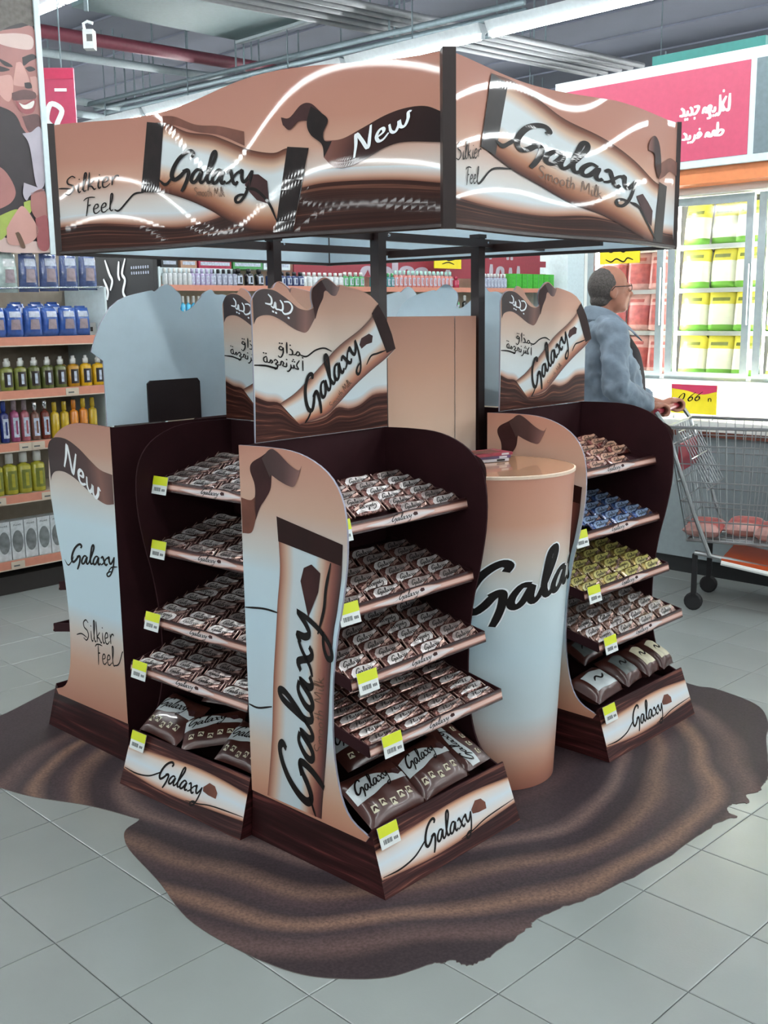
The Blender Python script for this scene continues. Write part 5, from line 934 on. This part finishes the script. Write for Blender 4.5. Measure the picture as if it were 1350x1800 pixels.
for i in range(11):
    k = -1+i/5
    bk.tube([(c0_, k*h0*.8, .36), (c1_, k*h1*.8, .93)], .0025, 4); bk.tube([(a0, k*h0, .36), (c0_, k*h0*.8, .36)], .0025, 4); bk.tube([(a0, k*h0, .36), (a1, k*h1, .93)], .0025, 4)
bk.build('wire_basket', 'wire', ct)
st = MB()
for i in range(9): st.tube([(.1, -.2+.05*i, .9), (.25, -.2+.05*i, .62)], .003, 4)
for x, z in ((.1, .9), (.17, .77), (.25, .62)): st.tube([(x, -.22, z), (x, .22, z)], .004, 5)
st.build('child_seat', 'wire', ct); MB().box((.1, -.2, .7), (.112, .2, .84)).build('seat_flap', 'cart_red', ct)
MB().tube([(.2, -.2, .3), (.85, -.14, .2), (.85, .14, .2), (.2, .2, .3)], .012, 8).build('lower_frame', 'wire', ct)
MB().hexa([(.33,-.2,.262),(.9,-.17,.17),(.9,.17,.17),(.33,.2,.262)], [(.33,-.2,.282),(.9,-.17,.215),(.9,.17,.215),(.33,.2,.282)]).build('lower_tray', 'cart_orange', ct)
MB().tube([(.33, -.205, .26), (.9, -.175, .168)], .012, 8).build('tray_edge', 'freezer_white', ct)
for x, s in ((.2, -1), (.2, 1), (.8, -1), (.8, 1)):
    zt = .29 if x < .5 else .2
    MB().box((x-.012, s*.19-.012, .07), (x+.012, s*.19+.012, zt)).build('caster_fork', 'rubber', ct)
    o = MB().lathe([(.038, -.012), (.046, -.008), (.046, .008), (.038, .012)], 16).build('wheel', 'rubber', ct); o.matrix_basis = Matrix.Translation((x, s*.19, .0465)) @ Matrix.Rotation(R(90), 4, 'X')
for i, (x, y, z, c, lab) in enumerate(((.22, -.08, .372, 'pack_pink', 'pinkish packet lying in the rear of the cart basket'), (.4, .02, .372, 'pack_red', 'reddish packet lying in the middle of the cart basket'), (.56, -.06, .372, 'pouch_cream', 'cream packet lying in the front of the cart basket'))):
    o = prod('grocery_packet', [('packet', fbag('meat')[0][1]), ('print', MB().box((-.03,-.038,.08),(.03,-.034,.14)).mesh('print', c))], lab, 'packet', MCt @ Matrix.Translation((x, y, z+.035)) @ Matrix.Rotation(R(-90), 4, 'X') @ Matrix.Translation((0, 0, -.11)), 'groceries in the cart')
# ------------------------------------------------------------------ the man: local x is the way he faces, y his left, z up
MM = Matrix.Translation((1.10, 5.42, 0)) @ Matrix.Rotation(R(8), 4, 'Z')
def ball(mb, c, r, seg=16, rings=10, M=None):
    vs = []; fs = []; r = r if isinstance(r, tuple) else (r, r, r); c = Vector(c)
    for i in range(rings+1):
        a = math.pi*i/rings
        for k in range(seg):
            t_ = 2*math.pi*k/seg; v = Vector((r[0]*math.sin(a)*math.cos(t_), r[1]*math.sin(a)*math.sin(t_), r[2]*math.cos(a)))
            vs.append(c+(M @ v if M else v))
    for i in range(rings):
        for k in range(seg): fs.append((i*seg+k, (i+1)*seg+k, (i+1)*seg+(k+1) % seg, i*seg+(k+1) % seg))
    mb.add(vs, fs)
def limb(mb, pts, rs):
    P = cr(pts, 4*len(pts)); n = len(P); rr = []
    for i in range(n): x = i/(n-1)*(len(rs)-1); k = min(int(x), len(rs)-2); rr.append(rs[k]+(rs[k+1]-rs[k])*(x-k))
    for i in range(n): ball(mb, P[i], rr[i], 12, 8)
    mb.tube(P, rr, 12)
def remesh(mb, name, m, parent, vox, it=6):
    o = mb.build(name, m, parent, True); r = o.modifiers.new('r', 'REMESH'); r.mode = 'VOXEL'; r.voxel_size = vox; r.use_smooth_shade = True
    s = o.modifiers.new('s', 'SMOOTH'); s.iterations = it; s.factor = .5
    return o
mat('skin', '#a9745f', .5, var=.08, scale=12); mat('hair_grey', '#4f4a47', .7, var=.35, scale=90, bump=.6, bscale=160); mat('jacket', '#738290', .75, var=.22, scale=9, bump=.35, bscale=22); mat('sweater', '#252026', .85, var=.15, scale=40); mat('trousers', '#2b2d33', .8, var=.1); mat('shoe', '#1a1513', .4)
man = thing('person', 'man in a blue grey denim jacket with glasses pushing the shopping cart', 'person', MM)
hd = Vector((.04, -.01, 1.598)); HR = Matrix.Rotation(R(-6), 3, 'Z') @ Matrix.Rotation(R(4), 3, 'Y')
b = MB()
ball(b, hd+Vector((-.012, 0, .022)), (.098, .078, .096), M=HR); ball(b, hd+Vector((.022, 0, -.045)), (.072, .060, .075), M=HR); ball(b, hd+Vector((.06, 0, -.085)), (.034, .036, .03))
limb(b, [hd+Vector((.088, -.004, .0)), hd+Vector((.106, -.004, -.025))], [.012, .016])           # nose
for s in (-1, 1):
    ball(b, hd+Vector((-.008, s*.076, -.018)), (.02, .009, .034), 12, 8); ball(b, hd+Vector((.072, s*.03, -.022)), (.022, .022, .018), 10, 6); ball(b, hd+Vector((.083, s*.03, .018)), (.016, .022, .008), 10, 6)
ball(b, hd+Vector((.088, 0, -.052)), (.012, .026, .007), 10, 6); ball(b, hd+Vector((.087, 0, -.064)), (.012, .022, .007), 10, 6)
limb(b, [(-.01, 0, 1.40), (.0, 0, 1.47), (.02, 0, 1.54)], [.072, .060, .058])
limb(b, [(.0, 0, .93), (.03, 0, 1.08), (.02, 0, 1.25), (-.01, 0, 1.37)], [.145, .155, .15, .10])
limb(b, [(-.01, -.17, 1.385), (-.01, 0, 1.40), (-.01, .17, 1.385)], [.06, .075, .06])
for s in (-1, 1): limb(b, [(0, s*.09, .92), (.02, s*.095, .5), (-.02, s*.1, .09)], [.10, .062, .042]); limb(b, [(-.03, s*.1, .05), (.1, s*.11, .035), (.17, s*.115, .03)], [.042, .04, .03])
IM = MM.inverted()
def hand_at(hx, s):
    """five fingers closed round the cart handle; hx is the grip centre in the man's frame"""
    g = Vector(hx); limb(b, [g+Vector((-.075, 0, .0)), g+Vector((-.035, 0, .014))], [.027, .03])
    for i in range(4):
        y = g.y+(-.033+.022*i); L = (.9, 1.0, .97, .8)[i]
        limb(b, [(g.x-.03, y, g.z+.02), (g.x+.0, y, g.z+.031), (g.x+.028*L, y, g.z+.014), (g.x+.026*L, y, g.z-.016), (g.x+.004, y, g.z-.026*L)], [.011, .0105, .0095, .009, .008])
    limb(b, [(g.x-.05, g.y+s*.02, g.z-.005), (g.x-.03, g.y+s*.038, g.z-.02), (g.x-.002, g.y+s*.036, g.z-.027)], [.013, .011, .009])
GR = IM @ (MCt @ Vector((0, -.16, 1.0))); GL = IM @ (MCt @ Vector((0, .17, 1.0)))
ER = Vector((-.02, -.30, 1.13)); EL = Vector((.0, .29, 1.13)); SR = Vector((-.01, -.2, 1.385)); SL = Vector((-.01, .2, 1.385))
limb(b, [SR, ER], [.055, .043]); limb(b, [ER, GR+Vector((-.075, 0, .0))], [.043, .029]); limb(b, [SL, EL], [.055, .043]); limb(b, [EL, GL+Vector((-.075, 0, .0))], [.043, .029])
hand_at(GR, 1); hand_at(GL, -1)
remesh(b, 'body', 'skin', man, .0065, 5)
j = MB()
limb(j, [(.0, 0, .96), (.035, 0, 1.08), (.025, 0, 1.24), (-.005, 0, 1.37)], [.162, .176, .168, .115]); limb(j, [(-.01, -.185, 1.385), (-.01, 0, 1.405), (-.01, .185, 1.385)], [.072, .088, .072])
for S_, E_, G_ in ((SR, ER, GR), (SL, EL, GL)): limb(j, [S_, E_], [.078, .066]); limb(j, [E_, E_.lerp(G_, .45), E_.lerp(G_, .66)], [.066, .060, .052])
jo = remesh(j, 'jacket', 'jacket', man, .011, 5)
dt = bpy.data.textures.new('cloth_folds', 'CLOUDS'); dt.noise_scale = .085
dm = jo.modifiers.new('folds', 'DISPLACE'); dm.texture = dt; dm.strength = .045; dm.mid_level = .5
c = MB(); P = [Vector((-.085, 0, 1.525)), Vector((-.06, -.07, 1.525)), Vector((.01, -.088, 1.505)), Vector((.08, -.078, 1.455)), Vector((.13, -.05, 1.39))]
for s in (-1, 1):
    a = [Vector((p.x, p.y*s, p.z)) for p in P]; q = [p+Vector((-.012 if i < 3 else .02, -s*0+s*-.022*(-1), -.062)) + Vector((0, -s*.0, 0)) for i, p in enumerate(a)]
    q = [Vector((p.x*1.35+.01*i, p.y*1.6-(s*.0 if i else 0), p.z-.078)) for i, p in enumerate(a)]
    vs = [*a, *q]; n = len(a); c.add(vs, [(i, i+1, i+1+n, i+n) for i in range(n-1)])
o = c.build('collar', 'jacket', jo, True); so = o.modifiers.new('t', 'SOLIDIFY'); so.thickness = .008; sb = o.modifiers.new('s', 'SUBSURF'); sb.levels = sb.render_levels = 2
w_ = MB(); limb(w_, [(.09, 0, .99), (.115, 0, 1.1), (.10, 0, 1.25), (.04, 0, 1.40)], [.105, .125, .112, .066]); limb(w_, [(-.0, 0, 1.43), (.01, 0, 1.46)], [.068, .066]); remesh(w_, 'sweater', 'sweater', man, .011, 4)
tz = MB(); limb(tz, [(.0, 0, .99), (.0, 0, .9)], [.15, .14])
for s in (-1, 1): limb(tz, [(0, s*.09, .9), (.02, s*.098, .5), (-.02, s*.1, .1)], [.115, .084, .07])
remesh(tz, 'trousers', 'trousers', man, .012, 4)
for s in (-1, 1): f_ = MB(); limb(f_, [(-.06, s*.1, .045), (.06, s*.11, .045), (.17, s*.118, .038)], [.042, .05, .038]); remesh(f_, 'shoe', 'shoe', man, .01, 3)
hb = MB()
ball(hb, hd+Vector((-.028, 0, .018)), (.086, .082, .094), 24, 16, M=HR); ball(hb, hd+Vector((-.05, 0, -.055)), (.05, .06, .04), 20, 12)
ho = remesh(hb, 'hair', 'hair_grey', man, .007, 3)
gm = MB(); ez = hd.z+.012
for s in (-1, 1):
    ring = [(.112+hd.x-.02, hd.y+s*.034+.024*math.cos(a*math.pi/8), ez-.004+.018*math.sin(a*math.pi/8)) for a in range(17)]; gm.tube(ring, .0018, 5)
    gm.tube([(.09+hd.x, hd.y+s*.058, ez+.004), (.05+hd.x, hd.y+s*.072, ez+.002), (-.005+hd.x, hd.y+s*.083, ez), (-.022+hd.x, hd.y+s*.082, ez-.02)], .0022, 5)
gm.tube([(.094+hd.x, hd.y-.01, ez), (.094+hd.x, hd.y+.01, ez)], .0018, 5); gm.build('glasses', 'cap_black', man)
